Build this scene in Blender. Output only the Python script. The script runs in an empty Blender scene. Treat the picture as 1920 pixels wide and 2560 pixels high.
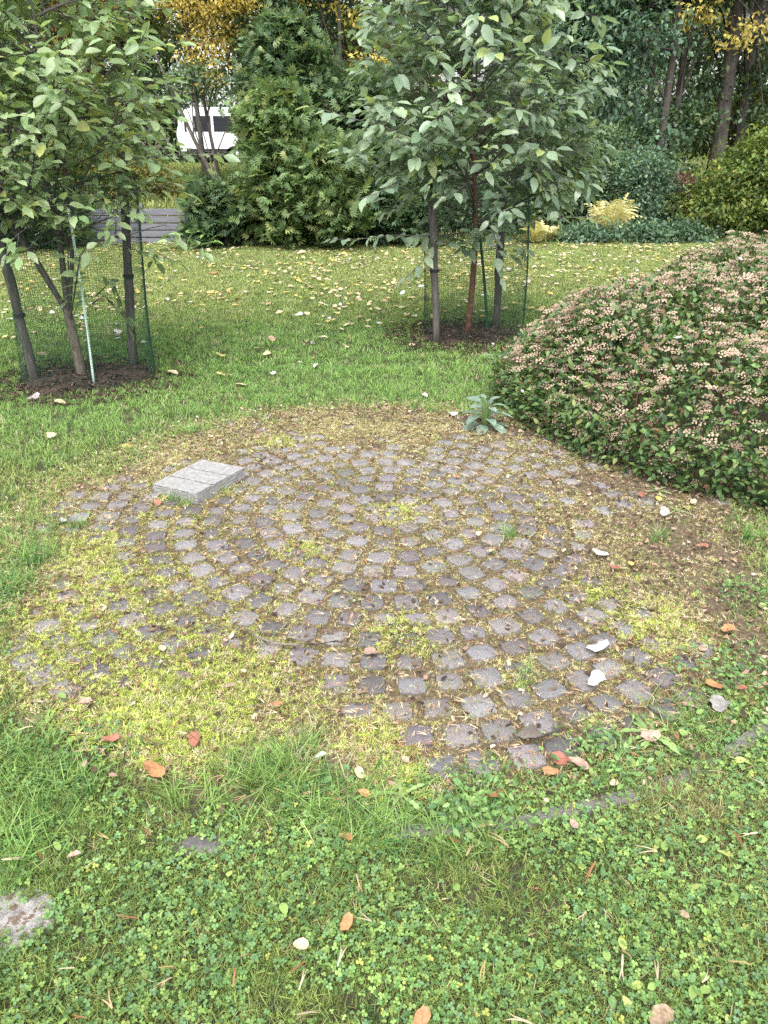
import bpy, math, random
import numpy as np
from mathutils import Vector, Matrix, Euler

rng = np.random.default_rng(11)
random.seed(11)
sc = bpy.context.scene
COL = sc.collection

# ------------------------------------------------------------------ camera
CAM_Z, PITCH, FPX = 1.6, math.radians(25.0), 1934.0
cam_data = bpy.data.cameras.new('camera')
cam = bpy.data.objects.new('camera', cam_data)
COL.objects.link(cam)
cam.location = (0, 0, CAM_Z)
cam.rotation_euler = (math.radians(90) - PITCH, 0, 0)
cam_data.sensor_fit = 'VERTICAL'
cam_data.angle_y = 2 * math.atan(1280 / FPX)
cam_data.clip_start = 0.02
cam_data.clip_end = 2000
sc.camera = cam

# ------------------------------------------------------------------ sky, sun, exposure
SUN_EL, SUN_AZ = math.radians(60), math.radians(-172)   # azimuth from +Y towards +X
world = bpy.data.worlds.new('World')
sc.world = world
world.use_nodes = True
wn, wl = world.node_tree.nodes, world.node_tree.links
wn.clear()
sky = wn.new('ShaderNodeTexSky')
sky.sky_type = 'NISHITA'
sky.sun_disc = False
sky.sun_elevation = SUN_EL
sky.sun_rotation = SUN_AZ
sky.altitude = 100
sky.air_density = 1.0
sky.dust_density = 4.0
sky.ozone_density = 1.0
grey = wn.new('ShaderNodeRGBToBW')                      # overcast: most of the blue is taken out
mixw = wn.new('ShaderNodeMix'); mixw.data_type = 'RGBA'
mixw.inputs['Factor'].default_value = 0.80
bg = wn.new('ShaderNodeBackground')
bg.inputs['Strength'].default_value = 0.15
wo = wn.new('ShaderNodeOutputWorld')
wl.new(sky.outputs[0], grey.inputs[0])
wl.new(sky.outputs[0], mixw.inputs['A'])
wl.new(grey.outputs[0], mixw.inputs['B'])
wl.new(mixw.outputs['Result'], bg.inputs['Color'])
wl.new(bg.outputs[0], wo.inputs[0])

sun_d = bpy.data.lights.new('sun', 'SUN')
sun_d.energy = 1.4
sun_d.angle = math.radians(60)
sun_d.color = (1.0, 0.97, 0.92)
sun = bpy.data.objects.new('sun', sun_d)
COL.objects.link(sun)
sdir = Vector((math.sin(SUN_AZ) * math.cos(SUN_EL), math.cos(SUN_AZ) * math.cos(SUN_EL), math.sin(SUN_EL)))
sun.rotation_euler = sdir.to_track_quat('Z', 'Y').to_euler()
sun.location = (0, 0, 20)

vs = sc.view_settings
vs.view_transform = 'Standard'
vs.look = 'None'
vs.gamma = 1.0
vs.use_curve_mapping = False
vs.exposure = 1.83
sc.render.engine = 'CYCLES'
sc.cycles.max_bounces = 7
sc.cycles.diffuse_bounces = 4
sc.cycles.glossy_bounces = 2
sc.cycles.transmission_bounces = 3
sc.cycles.use_denoising = False
sc.cycles.pixel_filter_type = 'BLACKMAN_HARRIS'
sc.cycles.filter_width = 1.5

# ------------------------------------------------------------------ helpers
def G(px, py, z=0.0):
    """photo pixel -> point on the plane at height z"""
    a = (px - 960) / FPX; b = (1280 - py) / FPX
    d = (a, math.cos(PITCH) + b * math.sin(PITCH), -math.sin(PITCH) + b * math.cos(PITCH))
    t = (z - CAM_Z) / d[2]
    return np.array([d[0] * t, d[1] * t, z])

def AT(px, py, Y):
    """photo pixel -> point at the distance Y"""
    a = (px - 960) / FPX; b = (1280 - py) / FPX
    d = (a, math.cos(PITCH) + b * math.sin(PITCH), -math.sin(PITCH) + b * math.cos(PITCH))
    t = Y / d[1]
    return np.array([d[0] * t, Y, CAM_Z + d[2] * t])

def in_view(x, y, z, m=1.2):
    dx, dy, dz = x, y, z - CAM_Z
    depth = dy * math.cos(PITCH) - dz * math.sin(PITCH)
    up = dy * math.sin(PITCH) + dz * math.cos(PITCH)
    return (depth > 0.05) & (np.abs(dx) < m * 960 / FPX * depth + .1) & (np.abs(up) < m * 1280 / FPX * depth + .1)

_vn = {}
def vnoise(x, y, scale, seed):
    """smooth value noise in 0..1"""
    if seed not in _vn:
        _vn[seed] = np.random.default_rng(1000 + seed).random((64, 64))
    g = _vn[seed]
    u = np.asarray(x, float) / scale + 200.3; v = np.asarray(y, float) / scale + 200.7
    i = np.floor(u).astype(int); j = np.floor(v).astype(int)
    fu = u - i; fv = v - j
    fu = fu * fu * (3 - 2 * fu); fv = fv * fv * (3 - 2 * fv)
    a = g[i % 64, j % 64]; b = g[(i + 1) % 64, j % 64]; c = g[i % 64, (j + 1) % 64]; d = g[(i + 1) % 64, (j + 1) % 64]
    return (a * (1 - fu) + b * fu) * (1 - fv) + (c * (1 - fu) + d * fu) * fv

def sstep(a, b, x):
    t = np.clip((x - a) / (b - a), 0, 1)
    return t * t * (3 - 2 * t)

def euler_mats(r):
    """(N,3) XYZ eulers -> (N,3,3)"""
    cx, cy, cz = np.cos(r).T; sx, sy, sz = np.sin(r).T
    m = np.empty((len(r), 3, 3))
    m[:, 0, 0] = cy * cz; m[:, 0, 1] = sx * sy * cz - cx * sz; m[:, 0, 2] = cx * sy * cz + sx * sz
    m[:, 1, 0] = cy * sz; m[:, 1, 1] = sx * sy * sz + cx * cz; m[:, 1, 2] = cx * sy * sz - sx * cz
    m[:, 2, 0] = -sy; m[:, 2, 1] = sx * cy; m[:, 2, 2] = cx * cy
    return m

def frames(d, n):
    """unit direction d -> local Y, normal n -> local Z"""
    d = d / np.maximum(np.linalg.norm(d, axis=1, keepdims=True), 1e-9)
    x = np.cross(d, n); x /= np.maximum(np.linalg.norm(x, axis=1, keepdims=True), 1e-9)
    z = np.cross(x, d)
    return np.stack([x, d, z], axis=2)

def set_col(me, cols):
    at = me.color_attributes.new('tint', 'FLOAT_COLOR', 'POINT')
    c = np.ones((len(me.vertices), 4), np.float32); c[:, :3] = cols
    at.data.foreach_set('color', c.ravel())

def mesh_np(name, verts, faces, smooth=False):
    """verts (V,3); faces: an (F,k) array or list of lists"""
    me = bpy.data.meshes.new(name)
    verts = np.asarray(verts, np.float32)
    if isinstance(faces, np.ndarray):
        k = faces.shape[1]; nf = len(faces)
        me.vertices.add(len(verts)); me.vertices.foreach_set('co', verts.ravel())
        me.loops.add(nf * k); me.loops.foreach_set('vertex_index', faces.astype(np.int32).ravel())
        me.polygons.add(nf)
        me.polygons.foreach_set('loop_start', np.arange(0, nf * k, k, dtype=np.int32))
        me.update(calc_edges=True)
    else:
        me.from_pydata([tuple(v) for v in verts.tolist()], [], faces)
    if smooth:
        me.polygons.foreach_set('use_smooth', np.ones(len(me.polygons), bool))
    me.update()
    return me

def batch(tv, tf, mats, pos, scl):
    """copies of a template (tv verts, tf triangles) -> verts, faces, vertex count of one"""
    tv = np.asarray(tv, float); tf = np.asarray(tf)
    scl = np.asarray(scl, float)
    if scl.ndim == 1:
        scl = scl[:, None].repeat(3, 1)
    v = np.einsum('nij,nvj->nvi', mats, tv[None] * scl[:, None, :]) + pos[:, None, :]
    f = (tf[None] + (np.arange(len(pos)) * len(tv))[:, None, None]).reshape(-1, tf.shape[1])
    return v.reshape(-1, 3), f, len(tv)

def obj(name, me, mat=None, parent=None, loc=None):
    o = bpy.data.objects.new(name, me)
    COL.objects.link(o)
    if mat is not None and me is not None and len(me.materials) == 0:
        me.materials.append(mat)
    if parent is not None:
        o.parent = parent
    if loc is not None:
        o.location = loc
    return o

def empty(name, loc, label, cat, group=None):
    o = bpy.data.objects.new(name, None)
    o.empty_display_size = 0.1
    COL.objects.link(o)
    o.location = loc
    tag(o, label, cat, group)
    return o

def tag(o, label=None, cat=None, group=None, kind=None):
    if label: o['label'] = label
    if cat: o['category'] = cat
    if group: o['group'] = group
    if kind: o['kind'] = kind
    return o

def tube(pts, radii, sides=8, cap=True):
    pts = np.asarray(pts, float); n = len(pts)
    t = np.gradient(pts, axis=0); t /= np.linalg.norm(t, axis=1, keepdims=True) + 1e-9
    ref = np.array([1.0, 0, 0]) if abs(t[0][0]) < 0.8 else np.array([0, 1.0, 0])
    verts, faces = [], []
    for i in range(n):
        a = np.cross(t[i], ref); a /= np.linalg.norm(a) + 1e-9
        b = np.cross(t[i], a)
        for k in range(sides):
            th = 2 * math.pi * k / sides
            verts.append(pts[i] + radii[i] * (a * math.cos(th) + b * math.sin(th)))
    for i in range(n - 1):
        for k in range(sides):
            k2 = (k + 1) % sides
            faces.append([i * sides + k, i * sides + k2, (i + 1) * sides + k2, (i + 1) * sides + k])
    if cap:
        faces.append(list(range((n - 1) * sides, n * sides)))
        faces.append(list(range(sides))[::-1])
    return verts, faces

def join_tubes(tubes):
    V, F = [], []
    for v, f in tubes:
        o = len(V); V += list(v); F += [[i + o for i in q] for q in f]
    return V, F

def boxv(x0, x1, y0, y1, z0, z1):
    v = [(x0, y0, z0), (x1, y0, z0), (x1, y1, z0), (x0, y1, z0), (x0, y0, z1), (x1, y0, z1), (x1, y1, z1), (x0, y1, z1)]
    f = [[0, 3, 2, 1], [4, 5, 6, 7], [0, 1, 5, 4], [1, 2, 6, 5], [2, 3, 7, 6], [3, 0, 4, 7]]
    return v, f

def bevel(o, w=0.004, seg=2):
    m = o.modifiers.new('bevel', 'BEVEL'); m.width = w; m.segments = seg; m.limit_method = 'ANGLE'

# ------------------------------------------------------------------ materials
def new_mat(name):
    m = bpy.data.materials.new(name); m.use_nodes = True
    m.node_tree.nodes.clear()
    return m, m.node_tree.nodes, m.node_tree.links

def leaf_mat(name, src, rough=0.5, trans=0.3, spec=0.5, jitter=0.25, nscale=60, bump=0.0, back=None):
    """foliage: colour from the tint of each leaf (mesh, instance or object)"""
    m, n, l = new_mat(name)
    out = n.new('ShaderNodeOutputMaterial')
    if src == 'object':
        a = n.new('ShaderNodeObjectInfo'); colour = a.outputs['Color']
    else:
        a = n.new('ShaderNodeAttribute'); a.attribute_name = 'tint'
        a.attribute_type = 'INSTANCER' if src == 'instance' else 'GEOMETRY'
        colour = a.outputs['Color']
    tex = n.new('ShaderNodeTexCoord')
    ns = n.new('ShaderNodeTexNoise'); ns.inputs['Scale'].default_value = nscale; ns.inputs['Detail'].default_value = 4
    l.new(tex.outputs['Object'], ns.inputs['Vector'])
    mr = n.new('ShaderNodeMapRange')
    mr.inputs['From Min'].default_value = 0.25; mr.inputs['From Max'].default_value = 0.75
    mr.inputs['To Min'].default_value = 1 - jitter; mr.inputs['To Max'].default_value = 1 + jitter
    l.new(ns.outputs['Fac'], mr.inputs['Value'])
    mul = n.new('ShaderNodeVectorMath'); mul.operation = 'SCALE'
    l.new(colour, mul.inputs[0]); l.new(mr.outputs[0], mul.inputs['Scale'])
    p = n.new('ShaderNodeBsdfPrincipled')
    p.inputs['Roughness'].default_value = rough
    p.inputs['Specular IOR Level'].default_value = spec
    l.new(mul.outputs[0], p.inputs['Base Color'])
    if trans > 0:
        t = n.new('ShaderNodeBsdfTranslucent')
        tm = n.new('ShaderNodeVectorMath'); tm.operation = 'MULTIPLY'; tm.inputs[1].default_value = (1.15, 1.2, 0.7)
        l.new(mul.outputs[0], tm.inputs[0]); l.new(tm.outputs[0], t.inputs['Color'])
        mx = n.new('ShaderNodeMixShader'); mx.inputs[0].default_value = trans
        l.new(p.outputs[0], mx.inputs[1]); l.new(t.outputs[0], mx.inputs[2]); l.new(mx.outputs[0], out.inputs[0])
    else:
        l.new(p.outputs[0], out.inputs[0])
    return m

def noise_mat(name, cols, scale=20, detail=6, rough=0.85, bump=0.3, bscale=None, dist=0.01, coord='Object', spec=0.3, objtint=False, stretch=(1, 1, 1), pos=(0.3, 0.7), speck=None):
    m, n, l = new_mat(name)
    out = n.new('ShaderNodeOutputMaterial')
    p = n.new('ShaderNodeBsdfPrincipled')
    p.inputs['Roughness'].default_value = rough
    p.inputs['Specular IOR Level'].default_value = spec
    tc = n.new('ShaderNodeTexCoord')
    mp = n.new('ShaderNodeMapping'); mp.inputs['Scale'].default_value = stretch
    l.new(tc.outputs[coord], mp.inputs['Vector'])
    ns = n.new('ShaderNodeTexNoise'); ns.inputs['Scale'].default_value = scale; ns.inputs['Detail'].default_value = detail
    ns.inputs['Roughness'].default_value = 0.65
    l.new(mp.outputs[0], ns.inputs['Vector'])
    r = n.new('ShaderNodeValToRGB')
    el = r.color_ramp.elements
    for i, c in enumerate(cols):
        x = pos[0] + (pos[1] - pos[0]) * i / max(1, len(cols) - 1)
        e = el[i] if i < 2 else el.new(x)
        e.position = x; e.color = (*c, 1)
    l.new(ns.outputs['Fac'], r.inputs[0])
    col = r.outputs[0]
    if speck:
        s2 = n.new('ShaderNodeTexNoise'); s2.inputs['Scale'].default_value = speck[0]; s2.inputs['Detail'].default_value = 2
        l.new(mp.outputs[0], s2.inputs['Vector'])
        r2 = n.new('ShaderNodeMapRange'); r2.inputs['From Min'].default_value = speck[1]; r2.inputs['From Max'].default_value = speck[2]
        l.new(s2.outputs['Fac'], r2.inputs['Value'])
        mx = n.new('ShaderNodeMix'); mx.data_type = 'RGBA'
        l.new(r2.outputs[0], mx.inputs['Factor']); l.new(col, mx.inputs['A']); mx.inputs['B'].default_value = (*speck[3], 1)
        col = mx.outputs['Result']
    if objtint:
        oi = n.new('ShaderNodeObjectInfo')
        mm = n.new('ShaderNodeVectorMath'); mm.operation = 'MULTIPLY'
        l.new(col, mm.inputs[0]); l.new(oi.outputs['Color'], mm.inputs[1]); col = mm.outputs[0]
    l.new(col, p.inputs['Base Color'])
    if bump:
        b = n.new('ShaderNodeBump'); b.inputs['Strength'].default_value = bump; b.inputs['Distance'].default_value = dist
        nb = n.new('ShaderNodeTexNoise'); nb.inputs['Scale'].default_value = bscale or scale * 2; nb.inputs['Detail'].default_value = 6
        l.new(mp.outputs[0], nb.inputs['Vector'])
        l.new(nb.outputs['Fac'], b.inputs['Height']); l.new(b.outputs[0], p.inputs['Normal'])
    l.new(p.outputs[0], out.inputs[0])
    return m

M = {}
M['ground'] = noise_mat('soil_and_thatch', [(0.020, 0.017, 0.011), (0.042, 0.040, 0.020), (0.075, 0.075, 0.032)], 55, 8, 0.95, 0.8, 160, 0.012)
M['bed'] = noise_mat('joint_soil', [(0.030, 0.022, 0.015), (0.085, 0.063, 0.040), (0.15, 0.115, 0.075)], 60, 8, 0.95, 0.6, 120, 0.006)
M['sett'] = noise_mat('sett_stone', [(0.085, 0.080, 0.081), (0.142, 0.133, 0.135), (0.205, 0.193, 0.193)], 22, 8, 0.9, 0.6, 130, 0.004, objtint=True, speck=(420, 0.60, 0.68, (0.34, 0.325, 0.33)))
M['concrete'] = noise_mat('cast_concrete', [(0.145, 0.142, 0.14), (0.21, 0.207, 0.206), (0.275, 0.27, 0.27)], 45, 10, 0.92, 0.5, 180, 0.002, speck=(240, 0.60, 0.70, (0.13, 0.127, 0.13)))
M['concrete'].node_tree.nodes['Principled BSDF'].inputs['Roughness'].default_value = .95
M['kerb'] = noise_mat('kerb_stone', [(0.07, 0.066, 0.06), (0.13, 0.124, 0.115), (0.19, 0.182, 0.17)], 20, 8, 0.92, 0.6, 90, 0.004)
M['soil'] = noise_mat('mulch_soil', [(0.022, 0.015, 0.012), (0.05, 0.034, 0.026), (0.085, 0.058, 0.045)], 30, 8, 0.95, 0.8, 80, 0.012)
M['stake'] = noise_mat('weathered_wood', [(0.045, 0.04, 0.038), (0.09, 0.08, 0.075), (0.14, 0.125, 0.115)], 14, 8, 0.9, 0.6, 40, 0.004, stretch=(4, 4, 0.6))
M['bark'] = noise_mat('young_bark', [(0.07, 0.055, 0.045), (0.14, 0.11, 0.09), (0.22, 0.18, 0.15)], 24, 8, 0.85, 0.6, 60, 0.004, stretch=(2, 2, 0.7))
M['redbark'] = noise_mat('red_bark', [(0.055, 0.028, 0.02), (0.12, 0.058, 0.038), (0.2, 0.105, 0.07)], 24, 8, 0.6, 0.6, 60, 0.004, stretch=(1, 1, 1.6))
M['oldbark'] = noise_mat('old_bark', [(0.03, 0.026, 0.022), (0.075, 0.066, 0.058), (0.13, 0.115, 0.10)], 7, 8, 0.95, 0.9, 18, 0.03, stretch=(2, 2, 0.5))
M['paint_board'] = noise_mat('dark_painted_board', [(0.08, 0.082, 0.098), (0.13, 0.132, 0.152), (0.17, 0.172, 0.19)], 10, 6, 0.75, 0.3, 50, 0.003, stretch=(0.3, 3, 3))
M['caravan_white'] = noise_mat('caravan_panel', [(0.72, 0.73, 0.75), (0.8, 0.81, 0.83)], 3, 4, 0.4, 0.0)
M['dark_glass'] = noise_mat('dark_window', [(0.02, 0.022, 0.028), (0.035, 0.038, 0.045)], 3, 2, 0.15, 0.0, spec=0.6)
M['rubber'] = noise_mat('rubber', [(0.015, 0.015, 0.016), (0.03, 0.03, 0.03)], 10, 3, 0.8, 0.1)
M['house_wall'] = noise_mat('pale_boarding', [(0.5, 0.5, 0.52), (0.6, 0.6, 0.62)], 4, 5, 0.8, 0.1)
M['house_trim'] = noise_mat('white_trim', [(0.68, 0.68, 0.68), (0.78, 0.78, 0.78)], 4, 5, 0.6, 0.0)
M['roof'] = noise_mat('brown_roof_tile', [(0.10, 0.055, 0.04), (0.18, 0.10, 0.075)], 6, 5, 0.85, 0.3)
M['picket'] = noise_mat('faded_picket', [(0.30, 0.24, 0.21), (0.42, 0.35, 0.31)], 8, 5, 0.85, 0.2)
M['net'] = noise_mat('green_plastic_net', [(0.010, 0.040, 0.026), (0.018, 0.06, 0.04)], 30, 3, 0.5, 0.0)
M['cane'] = noise_mat('pale_turquoise_cane', [(0.42, 0.60, 0.52), (0.55, 0.72, 0.63)], 30, 4, 0.5, 0.1)
M['greencane'] = noise_mat('dark_green_cane', [(0.012, 0.05, 0.028), (0.02, 0.075, 0.045)], 30, 4, 0.5, 0.1)
M['paper'] = noise_mat('white_paper', [(0.45, 0.46, 0.48), (0.55, 0.56, 0.58)], 30, 4, 0.7, 0.1)
M['stone'] = noise_mat('pale_grit_stone', [(0.07, 0.06, 0.05), (0.22, 0.21, 0.205), (0.38, 0.37, 0.365)], 30, 9, 0.95, 1.0, 70, 0.012, speck=(60, 0.52, 0.62, (0.11, 0.08, 0.06)))
M['darkstone'] = noise_mat('dark_flat_stone', [(0.05, 0.046, 0.046), (0.10, 0.094, 0.094), (0.15, 0.142, 0.14)], 22, 9, 0.9, 0.8, 90, 0.006)
M['twig'] = noise_mat('dead_twig', [(0.06, 0.05, 0.045), (0.14, 0.12, 0.105), (0.22, 0.19, 0.17)], 60, 5, 0.9, 0.5)
M['l_mesh'] = leaf_mat('foliage', 'mesh', 0.5, 0.3, 0.4)
M['l_far'] = leaf_mat('far_foliage', 'mesh', 0.55, 0.35, 0.35)
M['l_inst'] = leaf_mat('ground_foliage', 'instance', 0.55, 0.3, 0.35, 0.15)
M['l_dry'] = leaf_mat('dry_foliage', 'instance', 0.8, 0.15, 0.2, 0.35, 8)
M['l_obj'] = leaf_mat('dead_leaf', 'object', 0.7, 0.15, 0.35, 0.42, 5)
M['l_gloss_mesh'] = leaf_mat('glossy_leaf', 'mesh', 0.32, 0.42, 0.6, 0.22)
M['l_gloss_obj'] = leaf_mat('glossy_leaf_single', 'object', 0.32, 0.42, 0.6, 0.22)
M['head_mesh'] = leaf_mat('seed_head', 'mesh', 0.9, 0.1, 0.2, 0.35)
M['head_obj'] = leaf_mat('seed_head_single', 'object', 0.9, 0.1, 0.2, 0.35)

def instanced(name, pts, rots, scls, idx, tints, protos):
    """one object: copies of small templates on points (grass, moss, needles)"""
    pts = np.asarray(pts, np.float32); N = len(pts)
    scls = np.asarray(scls, np.float32)
    if scls.ndim == 1:
        scls = scls[:, None].repeat(3, 1)
    me = bpy.data.meshes.new(name)
    me.vertices.add(N); me.vertices.foreach_set('co', pts.ravel())
    a = me.attributes.new('rot', 'FLOAT_VECTOR', 'POINT'); a.data.foreach_set('vector', np.asarray(rots, np.float32).ravel())
    a = me.attributes.new('scl', 'FLOAT_VECTOR', 'POINT'); a.data.foreach_set('vector', scls.ravel())
    a = me.attributes.new('idx', 'INT', 'POINT'); a.data.foreach_set('value', np.asarray(idx, np.int32))
    a = me.attributes.new('tint', 'FLOAT_COLOR', 'POINT')
    c = np.ones((N, 4), np.float32); c[:, :3] = tints; a.data.foreach_set('color', c.ravel())
    me.update()
    o = obj(name, me)
    ng = bpy.data.node_groups.new(name + '_scatter', 'GeometryNodeTree')
    ng.interface.new_socket('Geometry', in_out='INPUT', socket_type='NodeSocketGeometry')
    ng.interface.new_socket('Geometry', in_out='OUTPUT', socket_type='NodeSocketGeometry')
    n, l = ng.nodes, ng.links
    gi = n.new('NodeGroupInput'); go = n.new('NodeGroupOutput')
    def named(nm, typ):
        q = n.new('GeometryNodeInputNamedAttribute'); q.data_type = typ; q.inputs['Name'].default_value = nm
        return q.outputs['Attribute']
    rot = named('rot', 'FLOAT_VECTOR'); scl = named('scl', 'FLOAT_VECTOR'); ix = named('idx', 'INT')
    e2r = n.new('FunctionNodeEulerToRotation'); l.new(rot, e2r.inputs[0])
    join = n.new('GeometryNodeJoinGeometry')
    for k, pr in enumerate(protos):
        cmp_ = n.new('FunctionNodeCompare'); cmp_.data_type = 'INT'; cmp_.operation = 'EQUAL'
        l.new(ix, cmp_.inputs[2]); cmp_.inputs[3].default_value = k
        oi = n.new('GeometryNodeObjectInfo'); oi.inputs['Object'].default_value = pr
        oi.inputs['As Instance'].default_value = False
        iop = n.new('GeometryNodeInstanceOnPoints')
        l.new(gi.outputs[0], iop.inputs['Points']); l.new(cmp_.outputs[0], iop.inputs['Selection'])
        l.new(oi.outputs['Geometry'], iop.inputs['Instance'])
        l.new(e2r.outputs[0], iop.inputs['Rotation']); l.new(scl, iop.inputs['Scale'])
        l.new(iop.outputs[0], join.inputs[0])
    l.new(join.outputs[0], go.inputs[0])
    md = o.modifiers.new('scatter', 'NODES'); md.node_group = ng
    return o

def proto(name, v, f, mat):
    me = mesh_np(name, v, f)
    me.materials.append(mat)
    return bpy.data.objects.new(name, me)     # template only, never linked to the scene

# ------------------------------------------------------------------ templates
def ribbon(path, widths, wdir=None):
    """flat blade along a path, tip closed; returns verts, tris"""
    path = np.asarray(path, float)
    d = path[-1] - path[0]
    side = np.cross(d, [0, 0, 1.0]) if wdir is None else np.asarray(wdir, float)
    side = side / (np.linalg.norm(side) + 1e-9)
    v, f = [], []
    for p, w in zip(path[:-1], widths):
        v += [p - side * w, p + side * w]
    v.append(path[-1])
    k = len(path) - 1
    for i in range(k - 1):
        a = 2 * i
        f += [[a, a + 1, a + 3], [a, a + 3, a + 2]]
    f.append([2 * k - 2, 2 * k - 1, 2 * k])
    return v, f

def merge(parts):
    V, F = [], []
    for v, f in parts:
        o = len(V); V += [tuple(p) for p in v]; F += [[i + o for i in q] for q in f]
    return np.array(V, float), np.array(F)

def grass_clump(r, nb, h, spread, width, bend):
    parts = []
    for _ in range(nb):
        a = r.uniform(0, 2 * math.pi); q = spread * math.sqrt(r.random())
        b = np.array([math.cos(a) * q, math.sin(a) * q, -0.004])
        th = r.uniform(0, 2 * math.pi); L = h * r.uniform(0.55, 1.15); bd = bend * r.uniform(0.3, 1.2)
        out = np.array([math.cos(th), math.sin(th), 0])
        path = [b + out * (bd * L * t * t) + np.array([0, 0, L * (t - 0.28 * bd * t * t)]) for t in (0, 0.4, 0.75, 1)]
        w = width * r.uniform(0.7, 1.3)
        parts.append(ribbon(path, [w, w * 0.9, w * 0.55], [-math.sin(th), math.cos(th), 0]))
    return merge(parts)

def moss_tuft(r, nb=11, h=0.014):
    parts = []
    for _ in range(nb):
        th = r.uniform(0, 2 * math.pi); q = 0.008 * math.sqrt(r.random())
        b = np.array([math.cos(th) * q, math.sin(th) * q, -0.003])
        ph = th + r.uniform(-1.2, 1.2); L = h * r.uniform(0.6, 1.25)
        out = np.array([math.cos(ph), math.sin(ph), 0]) * r.uniform(0.25, 1.1)
        p1 = b + (out * 0.55 + np.array([0, 0, 0.75])) * L * 0.55
        p2 = b + (out * 1.3 + np.array([0, 0, 0.85])) * L
        parts.append(ribbon([b, p1, p2], [0.0011, 0.0014], [-math.sin(ph), math.cos(ph), 0]))
    return merge(parts)

def clover_leaf(r):
    parts = []
    h = r.uniform(0.018, 0.034); lean = np.array([r.uniform(-.4, .4), r.uniform(-.4, .4), 1]) * h
    parts.append(ribbon([(0, 0, 0), lean * 0.5, lean], [0.0006, 0.0006], [1, 0, 0]))
    n0 = r.uniform(0, 2 * math.pi)
    for k in range(3):
        th = n0 + k * 2 * math.pi / 3 + r.uniform(-.15, .15)
        d = np.array([math.cos(th), math.sin(th), r.uniform(-0.15, 0.25)]); s = np.array([-math.sin(th), math.cos(th), 0])
        L = r.uniform(0.0075, 0.0105); W = L * 0.46
        up = np.array([0, 0, 0.0016])
        c = lean
        v = [c, c + d * L * 0.5, c + d * L * 0.93, c + d * L * 0.4 + s * W + up, c + d * L * 0.8 + s * W * 0.95 + up, c + d * L + s * W * 0.4,
             c + d * L * 0.4 - s * W + up, c + d * L * 0.8 - s * W * 0.95 + up, c + d * L - s * W * 0.4]
        f = [[0, 1, 3], [1, 4, 3], [1, 2, 4], [2, 5, 4], [0, 6, 1], [1, 6, 7], [1, 7, 2], [2, 7, 8]]
        parts.append((v, f))
    return merge(parts)

def ovate(L=1.0, W=0.46, fold=0.10, curl=0.12, n=5, wav=0.0, r=None, tip=1.0):
    """leaf blade along +Y: mid rib and two margins, folded and curled"""
    ts = np.linspace(0, 1, n + 1)
    v = []
    for t in ts:
        w = W * 0.5 * (math.sin(math.pi * t ** (0.8 * tip)) ** 0.75 if 0 < t < 1 else 0)
        z = -curl * t * t
        wz = (r.uniform(-wav, wav), r.uniform(-wav, wav)) if r else (0, 0)
        v.append((0, t * L, z))
        if 0 < t < 1:
            v.append((-w, t * L, z + fold * w * 2 + wz[0])); v.append((w, t * L, z + fold * w * 2 + wz[1]))
    f = []
    mid = [0] + [1 + 3 * (i - 1) for i in range(1, n)] + [1 + 3 * (n - 1)]
    for s in (1, 2):
        e = [None] + [mid[i] + s for i in range(1, n)] + [None]
        for i in range(n):
            a, b = mid[i], mid[i + 1]
            if i == 0: q = [[a, b, e[1]]]
            elif i == n - 1: q = [[a, b, e[i]]]
            else: q = [[a, b, e[i + 1]], [a, e[i + 1], e[i]]]
            f += [x if s == 2 else x[::-1] for x in q]
    return np.array(v, float), np.array(f)

def crumpled(r, lobes=7, amp=0.16, curl=0.16, rings=3, seg=14):
    """dry fallen leaf: irregular outline, curled edge"""
    v = [(0, 0, 0.02)]
    ph = [r.uniform(0, 6.28) for _ in range(4)]
    for k in range(1, rings + 1):
        q = k / rings
        for s in range(seg):
            th = 2 * math.pi * s / seg
            rad = 0.5 * q * (1 + amp * q * math.sin(lobes * th + ph[0]) + 0.10 * math.sin(2 * th + ph[1])) * (1.0 + 0.28 * max(0, math.cos(th)) ** 3)
            z = curl * q * q * (0.55 + 0.6 * math.sin(2 * th + ph[2]) + 0.35 * math.sin(3 * th + ph[3])) + r.uniform(-.02, .02)
            v.append((rad * math.cos(th) * 1.15, rad * math.sin(th) * 0.85, z))
    f = [[0, 1 + s, 1 + (s + 1) % seg] for s in range(seg)]
    for k in range(1, rings):
        a, b = 1 + (k - 1) * seg, 1 + k * seg
        for s in range(seg):
            t = (s + 1) % seg
            f += [[a + s, b + s, b + t], [a + s, b + t, a + t]]
    v = np.array(v); v[:, 2] -= v[:, 2].min()
    return v, np.array(f)

# ------------------------------------------------------------------ ground
CX, CY, CR = 0.0, 3.36, 1.80          # the round paved place
TREE_A = G(215, 955); TREE_B = G(1162, 850)

def gz(x, y):
    x = np.asarray(x, float); y = np.asarray(y, float)
    rr = np.hypot(x - CX, y - CY)
    und = 0.03 * (vnoise(x, y, 1.3, 1) - 0.5) * sstep(1.9, 2.6, rr) + 0.10 * (vnoise(x, y, 5.0, 2) - 0.5) * sstep(2.2, 5, rr)
    left = sstep(1.2, 0.2, x)
    bank = sstep(15.45, 15.75, y) * 0.52 * left + sstep(15.5, 29, y) * (1.05 - 0.45 * left) + 0.35 * sstep(16, 19, y) * (1 - left)
    far = sstep(32, 120, y) * 2.0
    return und * sstep(17, 14, y) + bank + far + 0.25 * (vnoise(x, y, 6, 3) - .5) * sstep(15.8, 18, y)

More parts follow.
